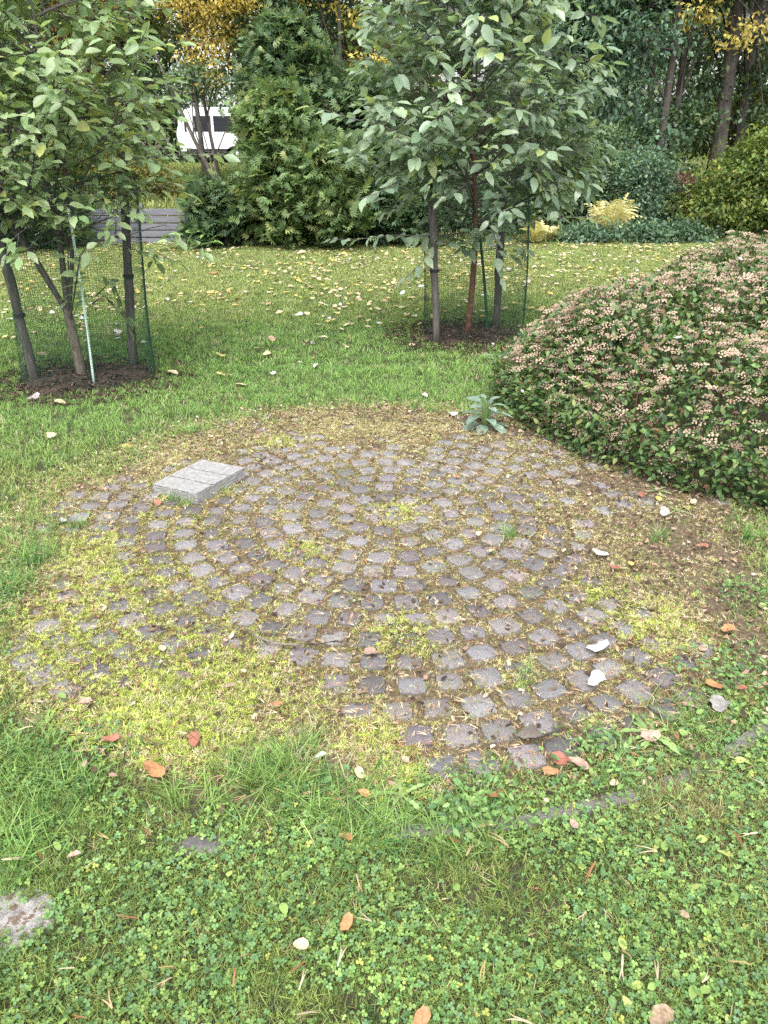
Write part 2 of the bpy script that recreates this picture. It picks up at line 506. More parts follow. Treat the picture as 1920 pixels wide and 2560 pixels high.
def axis(dense, step, ends):
    a = np.arange(dense[0], dense[1] + step / 2, step)
    lo = [e for e in ends if e < dense[0]]; hi = [e for e in ends if e > dense[1]]
    return np.concatenate([lo, a, hi])
xs = axis((-12, 12), 0.2, [-400, -200, -100, -60, -40, -30, -24, -20, -16, -14, 14, 16, 20, 24, 30, 40, 60, 100, 200, 400])
ys = axis((-2, 20), 0.15, [-200, -60, -20, -8, -4, 21, 22, 23.5, 25, 27, 29, 32, 36, 42, 50, 65, 90, 130, 200, 400, 800])
gx, gy = np.meshgrid(xs, ys)
gv = np.stack([gx, gy, gz(gx, gy)], 2).reshape(-1, 3)
nx = len(xs)
ii, jj = np.meshgrid(np.arange(nx - 1), np.arange(len(ys) - 1))
q = (jj * nx + ii).ravel()
ground = obj('ground', mesh_np('ground', gv, np.stack([q, q + 1, q + nx + 1, q + nx], 1), True), M['ground'])
tag(ground, kind='structure')

# ------------------------------------------------------------------ paved circle
th = np.linspace(0, 2 * math.pi, 73)[:-1]
pv = [(0, 0, 0)] + [(rr * math.cos(t), rr * math.sin(t), z_) for rr, z_ in ((0.6, 0), (1.2, 0), (1.72, 0), (1.90, -.03)) for t in th]
pf = [[0, 1 + k, 1 + (k + 1) % 72] for k in range(72)]
for a in range(3):
    for k in range(72):
        k2 = (k + 1) % 72
        pf.append([1 + a * 72 + k, 1 + (a + 1) * 72 + k, 1 + (a + 1) * 72 + k2, 1 + a * 72 + k2])
paving = obj('paving', mesh_np('paving', pv, pf, True), M['bed'], loc=(CX, CY, 0.022))
tag(paving, kind='structure')
PZ = 0.022

# how far the stones show: bumps set at points of the place (+ shows stones, - is grown over)
SHOW = [(700, 1330, .55, .9), (900, 1500, .50, .9), (1150, 1480, .40, .8), (1130, 1760, .38, 1.1), (1280, 1760, .32, .9), (1450, 1700, .28, .5), (860, 1200, .40, .7),
        (1100, 1250, .35, .6), (480, 1290, .30, .8), (300, 1270, .22, .7), (400, 1580, .30, 1.0), (260, 1620, .20, .8), (180, 1680, .2, .5), (1150, 1900, .14, .9),
        (1500, 1500, .3, .15), (1750, 1400, .35, -.4), (1300, 1150, .35, .4), (640, 1160, .25, .4), (1650, 1700, .15, .3), (1550, 1240, .3, .3),
        (420, 1800, .34, -.55), (700, 1800, .30, -.7), (120, 1440, .22, -.5), (620, 1680, .20, -.6), (980, 1600, .12, -.8), (1000, 1290, .12, -.7), (760, 1390, .10, -.9),
        (460, 1480, .14, -.5), (940, 1860, .12, -.7), (950, 1075, .3, -.25), (300, 1210, .25, -.4), (1700, 1500, .25, -.5), (1380, 1580, .12, -.3), (540, 1120, .2, -.6), (1450, 1900, .3, -.9), (900, 2000, .3, -.9)]
_sw = [(G(a, b)[:2], s, v) for a, b, s, v in SHOW]
def shown(x, y):
    t = 0.10 + 0 * x
    for c, s, v in _sw:
        t = t + v * np.exp(-((x - c[0]) ** 2 + (y - c[1]) ** 2) / (2 * s * s))
    return np.clip(t, -1, 1)

def sett_template(r):
    n = 12
    rad = []
    ex = r.uniform(4.5, 8.0)
    for k in range(n):
        t = 2 * math.pi * (k + 0.5) / n
        rad.append((abs(math.cos(t)) ** ex + abs(math.sin(t)) ** ex) ** (-1 / ex) * r.uniform(0.95, 1.04))
    v = []
    for s, z in ((1.0, -0.03), (1.0, 0.0040), (0.93, 0.0062)):
        for k in range(n):
            t = 2 * math.pi * (k + 0.5) / n
            v.append((0.5 * s * rad[k] * math.cos(t), 0.5 * s * rad[k] * math.sin(t), z + (r.uniform(-.0008, .0008) if z > 0.005 else 0)))
    v.append((r.uniform(-.05, .05), r.uniform(-.05, .05), 0.0066 + r.uniform(-.0006, .0008)))
    f = []
    for a in range(2):
        for k in range(n):
            k2 = (k + 1) % n
            f += [[a * n + k, a * n + k2, (a + 1) * n + k2], [a * n + k, (a + 1) * n + k2, (a + 1) * n + k]]
    f += [[2 * n + k, 2 * n + (k + 1) % n, 3 * n] for k in range(n)]
    return np.array(v), np.array(f)[np.array([i for i in range(60)])]

rs = random.Random(5)
sett_meshes = []
sett_tv = []
for k in range(9):
    v, f = sett_template(rs)
    f = np.array([t for t in f.tolist()])
    sett_tv.append((v, f))
    me = mesh_np('paving_stone', v, f, True); me.materials.append(M['sett']); sett_meshes.append(me)

setts = []                                       # x, y, angle, w, d, shown
ring = 0
rad = 0.065
while rad < CR - 0.03:
    n = max(4, int(round(2 * math.pi * rad / 0.126)))
    off = rs.random() * 6.28
    for k in range(n):
        a = off + 2 * math.pi * (k + rs.uniform(-.06, .06)) / n
        r2 = rad + rs.uniform(-.006, .006)
        x, y = CX + r2 * math.cos(a), CY + r2 * math.sin(a)
        w = min(2 * math.pi * rad / n - 0.022, 0.114) * rs.uniform(0.82, 1.05)
        d = 0.100 * rs.uniform(0.84, 1.06)
        s = float(shown(np.array(x), np.array(y))) + rs.uniform(-.30, .30)
        if s > 0.27:
            setts.append((x, y, a + math.pi / 2 + rs.uniform(-.07, .07), w, d, min(1.0, s), rs.randrange(9)))
    rad += 0.1245 + rs.uniform(-.003, .004)
    ring += 1
def app(s):
    return math.hypot(s[0], s[1], CAM_Z) - (0.8 if bool(in_view(s[0], s[1], 0, 1.0)) else -5)
setts.sort(key=app)
rest = []
for i, (x, y, a, w, d, s, k) in enumerate(setts):
    sink = -0.009 * (1 - s) ** .8 + rs.uniform(-.002, .002)
    eul = (rs.uniform(-.03, .03), rs.uniform(-.03, .03), a)
    if i < 300:
        o = obj('paving_stone', sett_meshes[k], parent=paving, loc=(x - CX, y - CY, sink))
        o.rotation_euler = eul; o.scale = (w, d, 1.0)
        b = rs.choice([rs.uniform(.6, .85), rs.uniform(.85, 1.15), rs.uniform(.95, 1.32)]); o.color = (b * rs.uniform(.96, 1.05), b * rs.uniform(0.97, 1.02), b * rs.uniform(0.95, 1.06), 1)
    else:
        rest.append((x - CX, y - CY, sink, eul, w, d, k))
if rest:
    V, F, o0 = [], [], 0
    for x, y, z, e, w, d, k in rest:
        v, f = sett_tv[k]
        vv = euler_mats(np.array([e]))[0] @ (v * [w, d, 1]).T
        V.append(vv.T + [x, y, z]); F.append(f + o0); o0 += len(v)
    o = obj('paving_stones', mesh_np('paving_stones', np.concatenate(V), np.concatenate(F), True), M['sett'], paving)
    o['kind'] = 'stuff'

# edging round the paved place: short kerb stones, most of them under grass
kerb = obj('kerb', None, loc=(CX, CY, 0)) if False else empty('kerb', (CX, CY, 0), 'low weathered kerb of short stones half buried round the paved circle', 'kerb')
kv, kf = boxv(-0.5, 0.5, -0.5, 0.5, -0.06, 0.03)
kme = mesh_np('kerb_stone', kv, kf); kme.materials.append(M['kerb'])
for k in range(34):
    a = 2 * math.pi * k / 34
    x, y = CX + 1.895 * math.cos(a), CY + 1.895 * math.sin(a)
    if not (bool(in_view(x, y, 0, 1.1)) and y < 2.9 and x > 0.15):
        continue
    o = obj('kerb_stone', kme, parent=kerb, loc=(1.895 * math.cos(a), 1.895 * math.sin(a), -.026 + rs.uniform(-.004, .004) + (.008 if k in (26, 27, 29, 30) else 0)))
    o.rotation_euler = (rs.uniform(-.03, .03), rs.uniform(-.02, .02), a + math.pi / 2 + rs.uniform(-.02, .02))
    o.scale = (0.345, 0.040, 1)
    bevel(o, 0.008)

# ------------------------------------------------------------------ concrete slab with two grooves
def worn(v, f, seed):
    """box with chipped, slightly uneven edges"""
    import bmesh
    bm = bmesh.new()
    vs_ = [bm.verts.new(p) for p in v]
    for q in f: bm.faces.new([vs_[i] for i in q])
    bmesh.ops.bevel(bm, geom=bm.edges[:], offset=.0028, segments=1, affect='EDGES')
    long_ = [e for e in bm.edges if e.calc_length() > .05]
    bmesh.ops.subdivide_edges(bm, edges=long_, cuts=11, use_grid_fill=True)
    r = random.Random(seed)
    for q in bm.verts:
        q.co += Vector((r.gauss(0, .0007), r.gauss(0, .0007), r.gauss(0, .0005)))
        if len(q.link_faces) >= 3 and r.random() < .05: q.co += Vector((r.uniform(-.002, .002), r.uniform(-.002, .002), -.0022))
    me = bpy.data.meshes.new('worn_block'); bm.to_mesh(me); bm.free()
    return me
def slab():
    c = [np.array(p) for p in (G(382, 1213, .075), G(505, 1148, .075), G(607, 1178, .075), G(497, 1235, .075))]
    a = ((c[1] - c[0]) + (c[2] - c[3])) / 2; b = ((c[3] - c[0]) + (c[2] - c[1])) / 2
    ctr = sum(c) / 4
    ang = math.atan2(b[1], b[0]); 
    LA, LB = 0.372, 0.292
    root = empty('concrete_slab', (ctr[0], ctr[1], PZ), 'loose grey concrete slab with two grooves lying on the mossy paving', 'slab')
    root.rotation_euler = (0.02, -0.03, ang)
    hx, hy, h = LB / 2, LA / 2, 0.062
    v, f = boxv(-hx, hx, -hy, hy, -0.004, h - 0.007)
    o = obj('base', worn(v, f, 3), M['concrete'], root)
    g = 0.008
    w = (LA - 2 * g) / 3
    for k in range(3):
        y0 = -hy + k * (w + g)
        v, f = boxv(-hx, hx, y0, y0 + w, h - 0.0065, h)
        o = obj('raised_panel', worn(v, f, 10 + k), M['concrete'], root)
    return root, ctr, ang, hx, hy
SLAB, SLC, SLANG, SHX, SHY = slab()
def in_slab(x, y, m=0.0):
    dx, dy = x - SLC[0], y - SLC[1]
    u = dx * math.cos(SLANG) + dy * math.sin(SLANG); w = -dx * math.sin(SLANG) + dy * math.cos(SLANG)
    return (np.abs(u) < SHX + m) & (np.abs(w) < SHY + m)

# ------------------------------------------------------------------ spiraea footprint
BUSH = np.array([(0.76, 5.30), (0.84, 4.80), (0.97, 4.42), (1.20, 3.98), (1.52, 3.62), (1.86, 3.32), (2.4, 2.95), (3.2, 2.8), (4.6, 3.2), (5.4, 5.0), (5.6, 7.2), (5.0, 8.9), (4.0, 8.7), (2.9, 7.9), (2.15, 7.2), (1.5, 6.35), (1.0, 5.85)])
def poly_sd(x, y, P):
    """signed distance, positive inside"""
    x = np.asarray(x, float); y = np.asarray(y, float)
    d = np.full(x.shape, 1e9); ins = np.zeros(x.shape, bool)
    for i in range(len(P)):
        a, b = P[i], P[(i + 1) % len(P)]
        e = b - a
        t = np.clip(((x - a[0]) * e[0] + (y - a[1]) * e[1]) / (e @ e), 0, 1)
        d = np.minimum(d, np.hypot(x - a[0] - t * e[0], y - a[1] - t * e[1]))
        c = ((a[1] > y) != (b[1] > y)) & (x < (b[0] - a[0]) * (y - a[1]) / (b[1] - a[1] + 1e-12) + a[0])
        ins ^= c
    return np.where(ins, d, -d)
def bush_h(x, y):
    d = poly_sd(x, y, BUSH)
    q = np.clip(d / 0.46, 0, 1)
    lump = 0.90 + 0.34 * (vnoise(x, y, 0.42, 21) - .5) + 0.30 * (vnoise(x, y, 1.1, 22) - .5) + 0.20 * (vnoise(x, y, .16, 23) - .5)
    taper = 0.80 + 0.2 * sstep(0.7, 1.8, x)
    return 0.80 * np.sqrt(np.maximum(0, 1 - (1 - q) ** 2)) * lump * taper * (d > 0)

# ------------------------------------------------------------------ masks for what grows on the ground
STONE_P = G(25, 2290); DSTONE_P = G(500, 2115)
def grass_mask(x, y):
    rr = np.hypot(x - CX, y - CY)
    ang = np.arctan2(y - CY, x - CX)
    edge = 1.72 + 0.22 * (vnoise(x, y, 0.35, 5) - .5) + 0.14 * (vnoise(x, y, .12, 6) - .5)
    edge = edge + 0.10 * sstep(2.6, 1.9, y) * sstep(-.15, -.5, x) * sstep(-1.35, -.9, x)
    edge = edge + 0.12 * sstep(0.3, 1.0, y - 4.6) - 0.17 * sstep(-0.7, -1.35, x) * sstep(2.3, 2.9, y) * sstep(4.6, 4.1, y)
    m = sstep(-0.08, 0.10, rr - edge)
    m = m * (poly_sd(x, y, BUSH) < 0.05)
    for T, R0 in ((TREE_A, 0.46), (TREE_B, 0.46)):
        m = m * sstep(R0 - .12, R0 + .05, np.hypot((x - T[0] - .02), (y - T[1] - .05)) + .22 * (vnoise(x, y, .16, 8) - .5))
    m = m * (np.hypot((x - STONE_P[0]) / 1.2, y - STONE_P[1]) + .05 * (vnoise(x, y, .05, 33) - .5) > 0.062) * (np.hypot((x - DSTONE_P[0]) / 2.2, y - DSTONE_P[1]) + .03 * (vnoise(x, y, .04, 34) - .5) > 0.022)
    kr = (np.abs(rr - 1.895) < 0.022) & (x > 0.25) & (y < 2.4)
    m = m * np.where(kr, 0.55, 1)
    return m

def gtop(x, y):
    """top of the soil: the lawn, or the bed of the paving where that lies higher"""
    rr = np.hypot(x - CX, y - CY)
    return np.maximum(gz(x, y), np.interp(rr, [0, 1.72, 1.90], [PZ, PZ, PZ - .03]))

def sample(n, x0, x1, y0, y1, dens):
    """n tries, kept with probability dens(x,y)"""
    x = rng.uniform(x0, x1, n); y = rng.uniform(y0, y1, n)
    k = rng.random(n) < dens(x, y)
    k &= in_view(x, y, gz(x, y), 1.25)
    return x[k], y[k]

def mixcols(cols, w):
    """random pick among colours by weights w (N,k)"""
    w = np.asarray(w, float); w = w / w.sum(1, keepdims=True)
    c = (rng.random(len(w))[:, None] > np.cumsum(w, 1)).sum(1).clip(0, len(cols) - 1)
    return np.array(cols)[c]

def lawn_tint(x, y, n):
    a = np.array([0.135, 0.235, 0.045]); b = np.array([0.235, 0.275, 0.065]); dk = np.array([0.075, 0.145, 0.035]); dry = np.array([0.36, 0.32, 0.15])
    t = vnoise(x, y, 0.9, 11)[:, None] * .6 + vnoise(x, y, .25, 12)[:, None] * .4
    far = sstep(6.5, 12, y)[:, None]
    c = a * (1 - t) + b * t
    c = c * (1 - .55 * far) + (.55 * far) * np.array([0.27, 0.285, 0.075])
    mid = (sstep(3.6, 5.0, y) * sstep(9.0, 6.5, y))[:, None]
    c = c * (1 - .6 * mid) + .6 * mid * np.array([0.16, 0.29, 0.06])
    k = rng.random((n, 1))
    c = np.where(k < 0.16, dk, c); c = np.where(k > 0.955 - .05 * far, dry, c)
    dp = G(1760, 2010); d_ = np.exp(-((x - dp[0]) ** 2 + (y - dp[1]) ** 2) / (2 * .2 ** 2))[:, None] * .75
    c = c * (1 - d_) + d_ * np.array([0.27, 0.26, 0.10])
    return c * rng.uniform(0.75, 1.25, (n, 1)) * np.array([1.12, 1.15, 1.45])

gr = random.Random(3)
short = [proto('grass_blades', *grass_clump(gr, 9, 0.038, 0.020, 0.0013, 0.9), M['l_inst']) for _ in range(5)]
farg = [proto('grass_blades_far', *grass_clump(gr, 12, 0.045, 0.045, 0.0022, 1.0), M['l_inst']) for _ in range(4)]
longg = [proto('grass_blades_long', *grass_clump(gr, 9, 0.125, 0.022, 0.0020, 1.1), M['l_inst']) for _ in range(4)]
def flat_rot(n, tilt=0.15):
    return np.stack([rng.normal(0, tilt, n), rng.normal(0, tilt, n), rng.uniform(0, 6.283, n)], 1)

P_, R_, S_, I_, T_ = [], [], [], [], []
def push(x, y, z, rot, scl, idx, tint):
    P_.append(np.stack([x, y, z], 1)); R_.append(rot); S_.append(scl[:, None].repeat(3, 1) if scl.ndim == 1 else scl); I_.append(idx); T_.append(tint)
# near lawn (front) and the left flank
x, y = sample(60000, -1.6, 1.7, 0.75, 2.4, lambda x, y: grass_mask(x, y) * (0.55 + .45 * vnoise(x, y, .22, 31)))
n = len(x); push(x, y, gtop(x, y), flat_rot(n, .4), rng.uniform(.35, .95, n), rng.integers(0, 5, n), lawn_tint(x, y, n) * np.array([.95, .88, .85]))
x, y = sample(52000, -4.2, 4.2, 2.4, 6.2, lambda x, y: grass_mask(x, y))
n = len(x); push(x, y, gtop(x, y), flat_rot(n, .2), rng.uniform(.75, 1.35, n), rng.integers(0, 5, n), lawn_tint(x, y, n))
# the lawn behind
x, y = sample(120000, -9.5, 9.5, 6.0, 16.9, lambda x, y: grass_mask(x, y) * sstep(15.6, 15.2, y - 1.2 * sstep(.6, 2.4, x) - .25 * (vnoise(x, y, .5, 9) - .5)))
n = len(x); push(x, y, gz(x, y), flat_rot(n, .2), rng.uniform(.7, 1.25, n), 5 + rng.integers(0, 4, n), lawn_tint(x, y, n))
# the rough bank behind the fence
x, y = sample(24000, -16, 14, 15.7, 34, lambda x, y: .6 + 0 * x)
n = len(x); push(x, y, gz(x, y), flat_rot(n, .2), rng.uniform(3.0, 5.0, n), 5 + rng.integers(0, 4, n), lawn_tint(x, y, n) * np.array([.85, .85, .8]))
# long tufts at the edge of the paving
TUFT = [(640, 1960, .10, 70), (740, 1930, .08, 50), (560, 1950, .07, 20), (800, 2010, .10, 50), (880, 2050, .12, 40), (1000, 2060, .12, 40), (60, 1900, .14, 60), (150, 1990, .12, 25), (110, 2050, .12, 50),
        (1120, 2080, .10, 30), (430, 2010, .10, 16), (1300, 1730, .05, 6), (1265, 1350, .04, 10), (40, 1480, .08, 20), (90, 1410, .10, 26), (1560, 1960, .10, 26), (1750, 1850, .1, 26), (20, 2180, .06, 26), (1640, 1360, .05, 14), (1880, 1350, .12, 40),
        (430, 1262, .05, 8), (470, 1272, .04, 6), (560, 1238, .04, 6), (395, 1240, .03, 4), (1230, 2050, .08, 22), (480, 1090, .05, 14), (170, 1330, .08, 16), (960, 1000, .2, 30), (1240, 960, .06, 16)]
for px, py, s, k in TUFT:
    c = G(px, py); x = rng.normal(c[0], s * .6, k); y = rng.normal(c[1], s * .6, k)
    ok = ~in_slab(x, y, .005); x, y = x[ok], y[ok]; n = len(x)
    push(x, y, gtop(x, y), flat_rot(n, .35), rng.uniform(.35, .85, n), 9 + rng.integers(0, 4, n), lawn_tint(x, y, n) * np.array([.85, 1.0, .95]))
# weedy blades in the joints of the paving, sparse
x, y = sample(9000, -1.9, 1.9, 1.5, 5.2, lambda x, y: (np.hypot(x - CX, y - CY) < 1.8) * (.05 + .25 * sstep(.5, -.6, shown(x, y))) * (~in_slab(x, y, .01)))
n = len(x); push(x, y, np.full(n, PZ), flat_rot(n, .4), rng.uniform(.45, .85, n), rng.integers(0, 5, n), lawn_tint(x, y, n))
lawn = instanced('lawn_grass', np.concatenate(P_), np.concatenate(R_), np.concatenate(S_), np.concatenate(I_), np.concatenate(T_), short + farg + longg)
tag(lawn, 'short green lawn grass with longer tufts at the edge of the paving', 'grass', kind='stuff')

# clover and small round-leaved weeds
cl = [proto('clover_leaves', *clover_leaf(gr), M['l_inst']) for _ in range(8)]
def clover_d(x, y):
    front = sstep(2.5, 1.7, y) * 1.0 + sstep(-.9, -1.5, x) * sstep(3.6, 2.4, y) * .5
    return np.clip(grass_mask(x, y) * front * sstep(.12, .58, vnoise(x, y, .30, 41) * .6 + vnoise(x, y, .1, 42) * .4), 0, 1)
x, y = sample(105000, -1.6, 1.7, 0.75, 3.2, clover_d)
n = len(x)
ct = mixcols([(0.10, 0.215, 0.075), (0.15, 0.27, 0.075), (0.085, 0.185, 0.09), (0.27, 0.34, 0.085), (0.37, 0.36, 0.10)], np.tile([.42, .43, .12, .03, .0], (n, 1))) * rng.uniform(.75, 1.3, (n, 1)) * np.array([1.2, 1.05, 1.0]) * (.66 + .68 * (.55 * vnoise(x, y, .24, 45) + .45 * vnoise(x, y, .07, 46)))[:, None]
x2, y2 = sample(2600, -1.9, 1.9, 1.5, 5.0, lambda x, y: (np.hypot(x - CX, y - CY) < 1.85) * (.03 + .5 * sstep(1.45, 1.8, np.hypot(x - CX, y - CY))) * (~in_slab(x, y, .01)))
n2 = len(x2)
bl_v, bl_f = ovate(.024, .014, .10, .004, 5); bl_v[:, 2] += .012
cl.append(proto('broad_weed_leaf', bl_v, bl_f, M['l_inst']))
x3, y3 = sample(900, -1.6, 1.7, .75, 2.0, lambda x, y: clover_d(x, y) * (.25 + .75 * (x > .1)))
n3 = len(x3)
broad = (np.stack([x3, y3, gtop(x3, y3) + .008], 1), flat_rot(n3, .45), rng.uniform(.6, 1.5, n3), np.full(n3, 8), mixcols([(.20, .30, .085), (.30, .36, .11), (.12, .23, .08)], np.tile([.45, .3, .25], (n3, 1))) * rng.uniform(.8, 1.2, (n3, 1)))
clover = instanced('clover', np.concatenate([broad[0], np.stack([x, y, gtop(x, y) + .004], 1), np.stack([x2, y2, np.full(n2, PZ)], 1)]),
                   np.concatenate([broad[1], flat_rot(n, .48), flat_rot(n2, .4)]), np.concatenate([broad[2], rng.uniform(.42, .95, n), rng.uniform(.4, .8, n2)]), np.concatenate([broad[3], rng.integers(0, 8, n), rng.integers(0, 8, n2)]),
                   np.concatenate([broad[4], ct, np.tile([[.12, .22, .07]], (n2, 1)) * rng.uniform(.8, 1.3, (n2, 1))]), cl)
tag(clover, 'low clover with small rounded leaflets matting the front lawn', 'clover', kind='stuff')

# ------------------------------------------------------------------ moss in the joints
mo = [proto('moss_sprigs', *moss_tuft(gr), M['l_inst']) for _ in range(6)]
LIME = [(400, 1740, .28), (330, 1860, .14), (430, 1880, .12), (560, 1760, .10), (990, 1600, .10), (420, 1260, .05), (1000, 1290, .08), (950, 1860, .08), (1010, 1960, .08), (760, 1390, .08), (300, 1480, .14), (180, 1560, .14), (700, 1120, .07),
        (560, 1240, .05), (150, 1640, .12), (1290, 1700, .04), (1490, 1830, .03), (1620, 1590, .12), (1480, 1500, .06), (490, 1310, .04), (370, 1305, .05), (1640, 1540, .06), (500, 1710, .1), (250, 1380, .1)]
_lw = [(G(a, b)[:2], s) for a, b, s in LIME]
def lime(x, y):
    t = 0 * x
    for c, s in _lw:
        t = np.maximum(t, np.exp(-((x - c[0]) ** 2 + (y - c[1]) ** 2) / (2 * s * s)))
    return t
def moss_d(x, y):
    rr = np.hypot(x - CX, y - CY)
    m = sstep(1.86, 1.70, rr) * (~in_slab(x, y, .004))
    bare = sstep(.48, .64, vnoise(x, y, .28, 51) * .55 + vnoise(x, y, .11, 52) * .45)
    right = sstep(.7, 1.2, x)
    return m * np.clip(1.0 - .62 * bare - .50 * right + .9 * lime(x, y), .08, 1)
x, y = sample(240000, -1.9, 1.9, 1.5, 5.25, moss_d)
SX = np.array([s[0] for s in setts]); SY = np.array([s[1] for s in setts]); SA = np.array([s[2] for s in setts])
SW = np.array([s[3] for s in setts]); SD = np.array([s[4] for s in setts])
def on_sett(x, y):
    """smallest normalised distance from a stone's middle (1 = at its edge)"""
    out = np.full(len(x), 9.0)
    for a in range(0, len(x), 20000):
        dx = x[a:a + 20000, None] - SX; dy = y[a:a + 20000, None] - SY
        u = np.abs(dx * np.cos(SA) + dy * np.sin(SA)) / (SW / 2); w = np.abs(-dx * np.sin(SA) + dy * np.cos(SA)) / (SD / 2)
        out[a:a + 20000] = ((u ** 4 + w ** 4) ** .25).min(1)
    return out
os_ = on_sett(x, y)
keep = (os_ > 0.86) | (rng.random(len(x)) < 0.02 + .16 * sstep(.55, .75, vnoise(x, y, .10, 57)) + .75 * sstep(.70, .92, os_) * rng.random(len(x)) + .16 * lime(x, y))
x, y, os_ = x[keep], y[keep], os_[keep]
n = len(x)
lm = lime(x, y); v1 = vnoise(x, y, .22, 55); v2 = vnoise(x, y, .09, 56)
frontleft = sstep(-.1, -1.0, x) * sstep(3.6, 2.2, y)
core = np.clip(shown(x, y), 0, 1)
w = np.stack([.46 + .9 * sstep(.45, .8, v1), .16 + 1.7 * lm + 0.7 * frontleft, .34 + .6 * sstep(.55, .25, v1) + .55 * core, .14 + .5 * sstep(.6, .85, v2) + .30 * core, .20 + .3 * sstep(.5, .2, v2)], 1)
mc = mixcols([(0.36, 0.315, 0.115), (0.32, 0.37, 0.058), (0.155, 0.145, 0.040), (0.19, 0.105, 0.045), (0.40, 0.35, 0.19)], w) * rng.uniform(.6, 1.35, (n, 1)) * np.array([1.30, 1.34, 1.9])
mz = PZ + np.where(os_ < .95, .005, -.001) + 0.008 * lm
moss = instanced('moss', np.stack([x, y, mz], 1), flat_rot(n, .45), (rng.uniform(.42, .95, n) * (1 + .3 * lm) * (1 - .2 * core))[:, None] * np.array([1, 1, .72]), rng.integers(0, 6, n), mc, mo)
tag(moss, 'yellow green moss filling the joints between the paving stones', 'moss', kind='stuff')

# pine needles and straw
def needle_pair(r):
    parts = []
    for s in (-1, 1):
        L = r.uniform(.03, .05); b = r.uniform(-.012, .012); a = s * r.uniform(.02, .14)
        path = [np.array([math.sin(a) * L * t + b * t * t, math.cos(a) * L * t, .003 + .006 * math.sin(3.1 * t) * r.random()]) for t in (0, .33, .66, 1)]
        parts.append(ribbon(path, [.0011, .0012, .0009], [1, 0, .3]))
    return merge(parts)
nd = [proto('needle_pair', *needle_pair(gr), M['l_dry']) for _ in range(8)]
x, y = sample(19000, -1.9, 1.9, 1.5, 5.2, lambda x, y: (np.hypot(x - CX, y - CY) < 1.83) * (~in_slab(x, y, .0)) * (.25 + .75 * vnoise(x, y, .3, 61)))
x2, y2 = sample(170, -1.5, 1.6, .8, 2.0, lambda x, y: (np.hypot(x - CX, y - CY) > 1.75) + 0.0 * x)
n, n2 = len(x), len(x2)
tn = mixcols([(0.36, 0.25, 0.15), (0.46, 0.38, 0.26), (0.27, 0.13, 0.065), (0.38, 0.30, 0.13)], np.tile([.35, .3, .2, .15], (n + n2, 1))) * rng.uniform(.7, 1.25, (n + n2, 1))
needles = instanced('dry_needles', np.concatenate([np.stack([x, y, np.full(n, PZ + .013) + rng.uniform(0, .010, n)], 1), np.stack([x2, y2, gtop(x2, y2) + .030], 1)]),
                    np.concatenate([flat_rot(n, .12), flat_rot(n2, .2)]), np.concatenate([rng.uniform(.42, .95, n), rng.uniform(.8, 1.5, n2)]), rng.integers(0, 8, n + n2), tn, nd)
tag(needles, 'dry brown pine needles and straw strewn over the paving', 'needles', kind='stuff')

# crumbs of soil, bark and leaf bits on the paving
def crumb(r):
    v, f = crumpled(r, 5, .25, .25, 1, 7)
    return v, f
cr = [proto('crumbs', *crumb(gr), M['l_dry']) for _ in range(6)]
def crumb_d(x, y):
    rr = np.hypot(x - CX, y - CY)
    return (rr < 1.9) * (~in_slab(x, y, .0)) * np.clip(.18 + .8 * sstep(.45, 1.3, x) + .9 * sstep(1.2, 1.7, rr) * (y > 3.6) + .3 * sstep(.55, .7, vnoise(x, y, .28, 51)), 0, 1)
x, y = sample(13000, -1.9, 2.0, 1.5, 5.3, crumb_d)
n = len(x)
tc = mixcols([(0.10, 0.068, 0.045), (0.24, 0.165, 0.12), (0.36, 0.24, 0.19), (0.05, 0.036, 0.028), (0.42, 0.36, 0.26)], np.tile([.34, .20, .12, .26, .08], (n, 1))) * rng.uniform(.7, 1.2, (n, 1))
crumbs = instanced('soil_crumbs', np.stack([x, y, np.full(n, PZ + .012)], 1), flat_rot(n, .35), rng.uniform(.005, .020, n), rng.integers(0, 6, n), tc, cr)
tag(crumbs, 'brown crumbs of soil, bark and leaf bits on the paving', 'litter', kind='stuff')
# ------------------------------------------------------------------ spiraea bush
bush = empty('spiraea_bush', (2.2, 5.2, 0), 'broad low shrub with flat tan seed heads overhanging the paving', 'shrub')
BO = np.array([2.2, 5.2, 0.0])
def bush_points(n, depth, zmin=0.03):
    """points in the outer shell of the mound, with the outward direction"""
    x = rng.uniform(.7, 5.5, n * 3); y = rng.uniform(2.8, 8.9, n * 3)
    h = bush_h(x, y); ok = h > 0.02; x, y, h = x[ok], y[ok], h[ok]
    e = 0.03
    gx_ = (bush_h(x + e, y) - bush_h(x - e, y)) / (2 * e); gy_ = (bush_h(x, y + e) - bush_h(x, y - e)) / (2 * e)
    # steep flanks need more points per plan area
    st = np.minimum(np.sqrt(1 + gx_ ** 2 + gy_ ** 2), 7)
    k = rng.random(len(x)) < st / 7
    x, y, h, gx_, gy_ = x[k], y[k], h[k], gx_[k], gy_[k]
    nrm = np.stack([-gx_, -gy_, np.ones(len(x))], 1); nrm /= np.linalg.norm(nrm, axis=1, keepdims=True)
    p = np.stack([x, y, h], 1) - nrm * (rng.random(len(x)) ** 1.6 * depth)[:, None]
    # flank below the shell edge
    ok = (p[:, 2] > zmin) & in_view(p[:, 0], p[:, 1], p[:, 2], 1.25)
    return p[ok], nrm[ok]
lv, lf = ovate(1, .50, .12, .15, 3)
p, nr = bush_points(230000, .26)
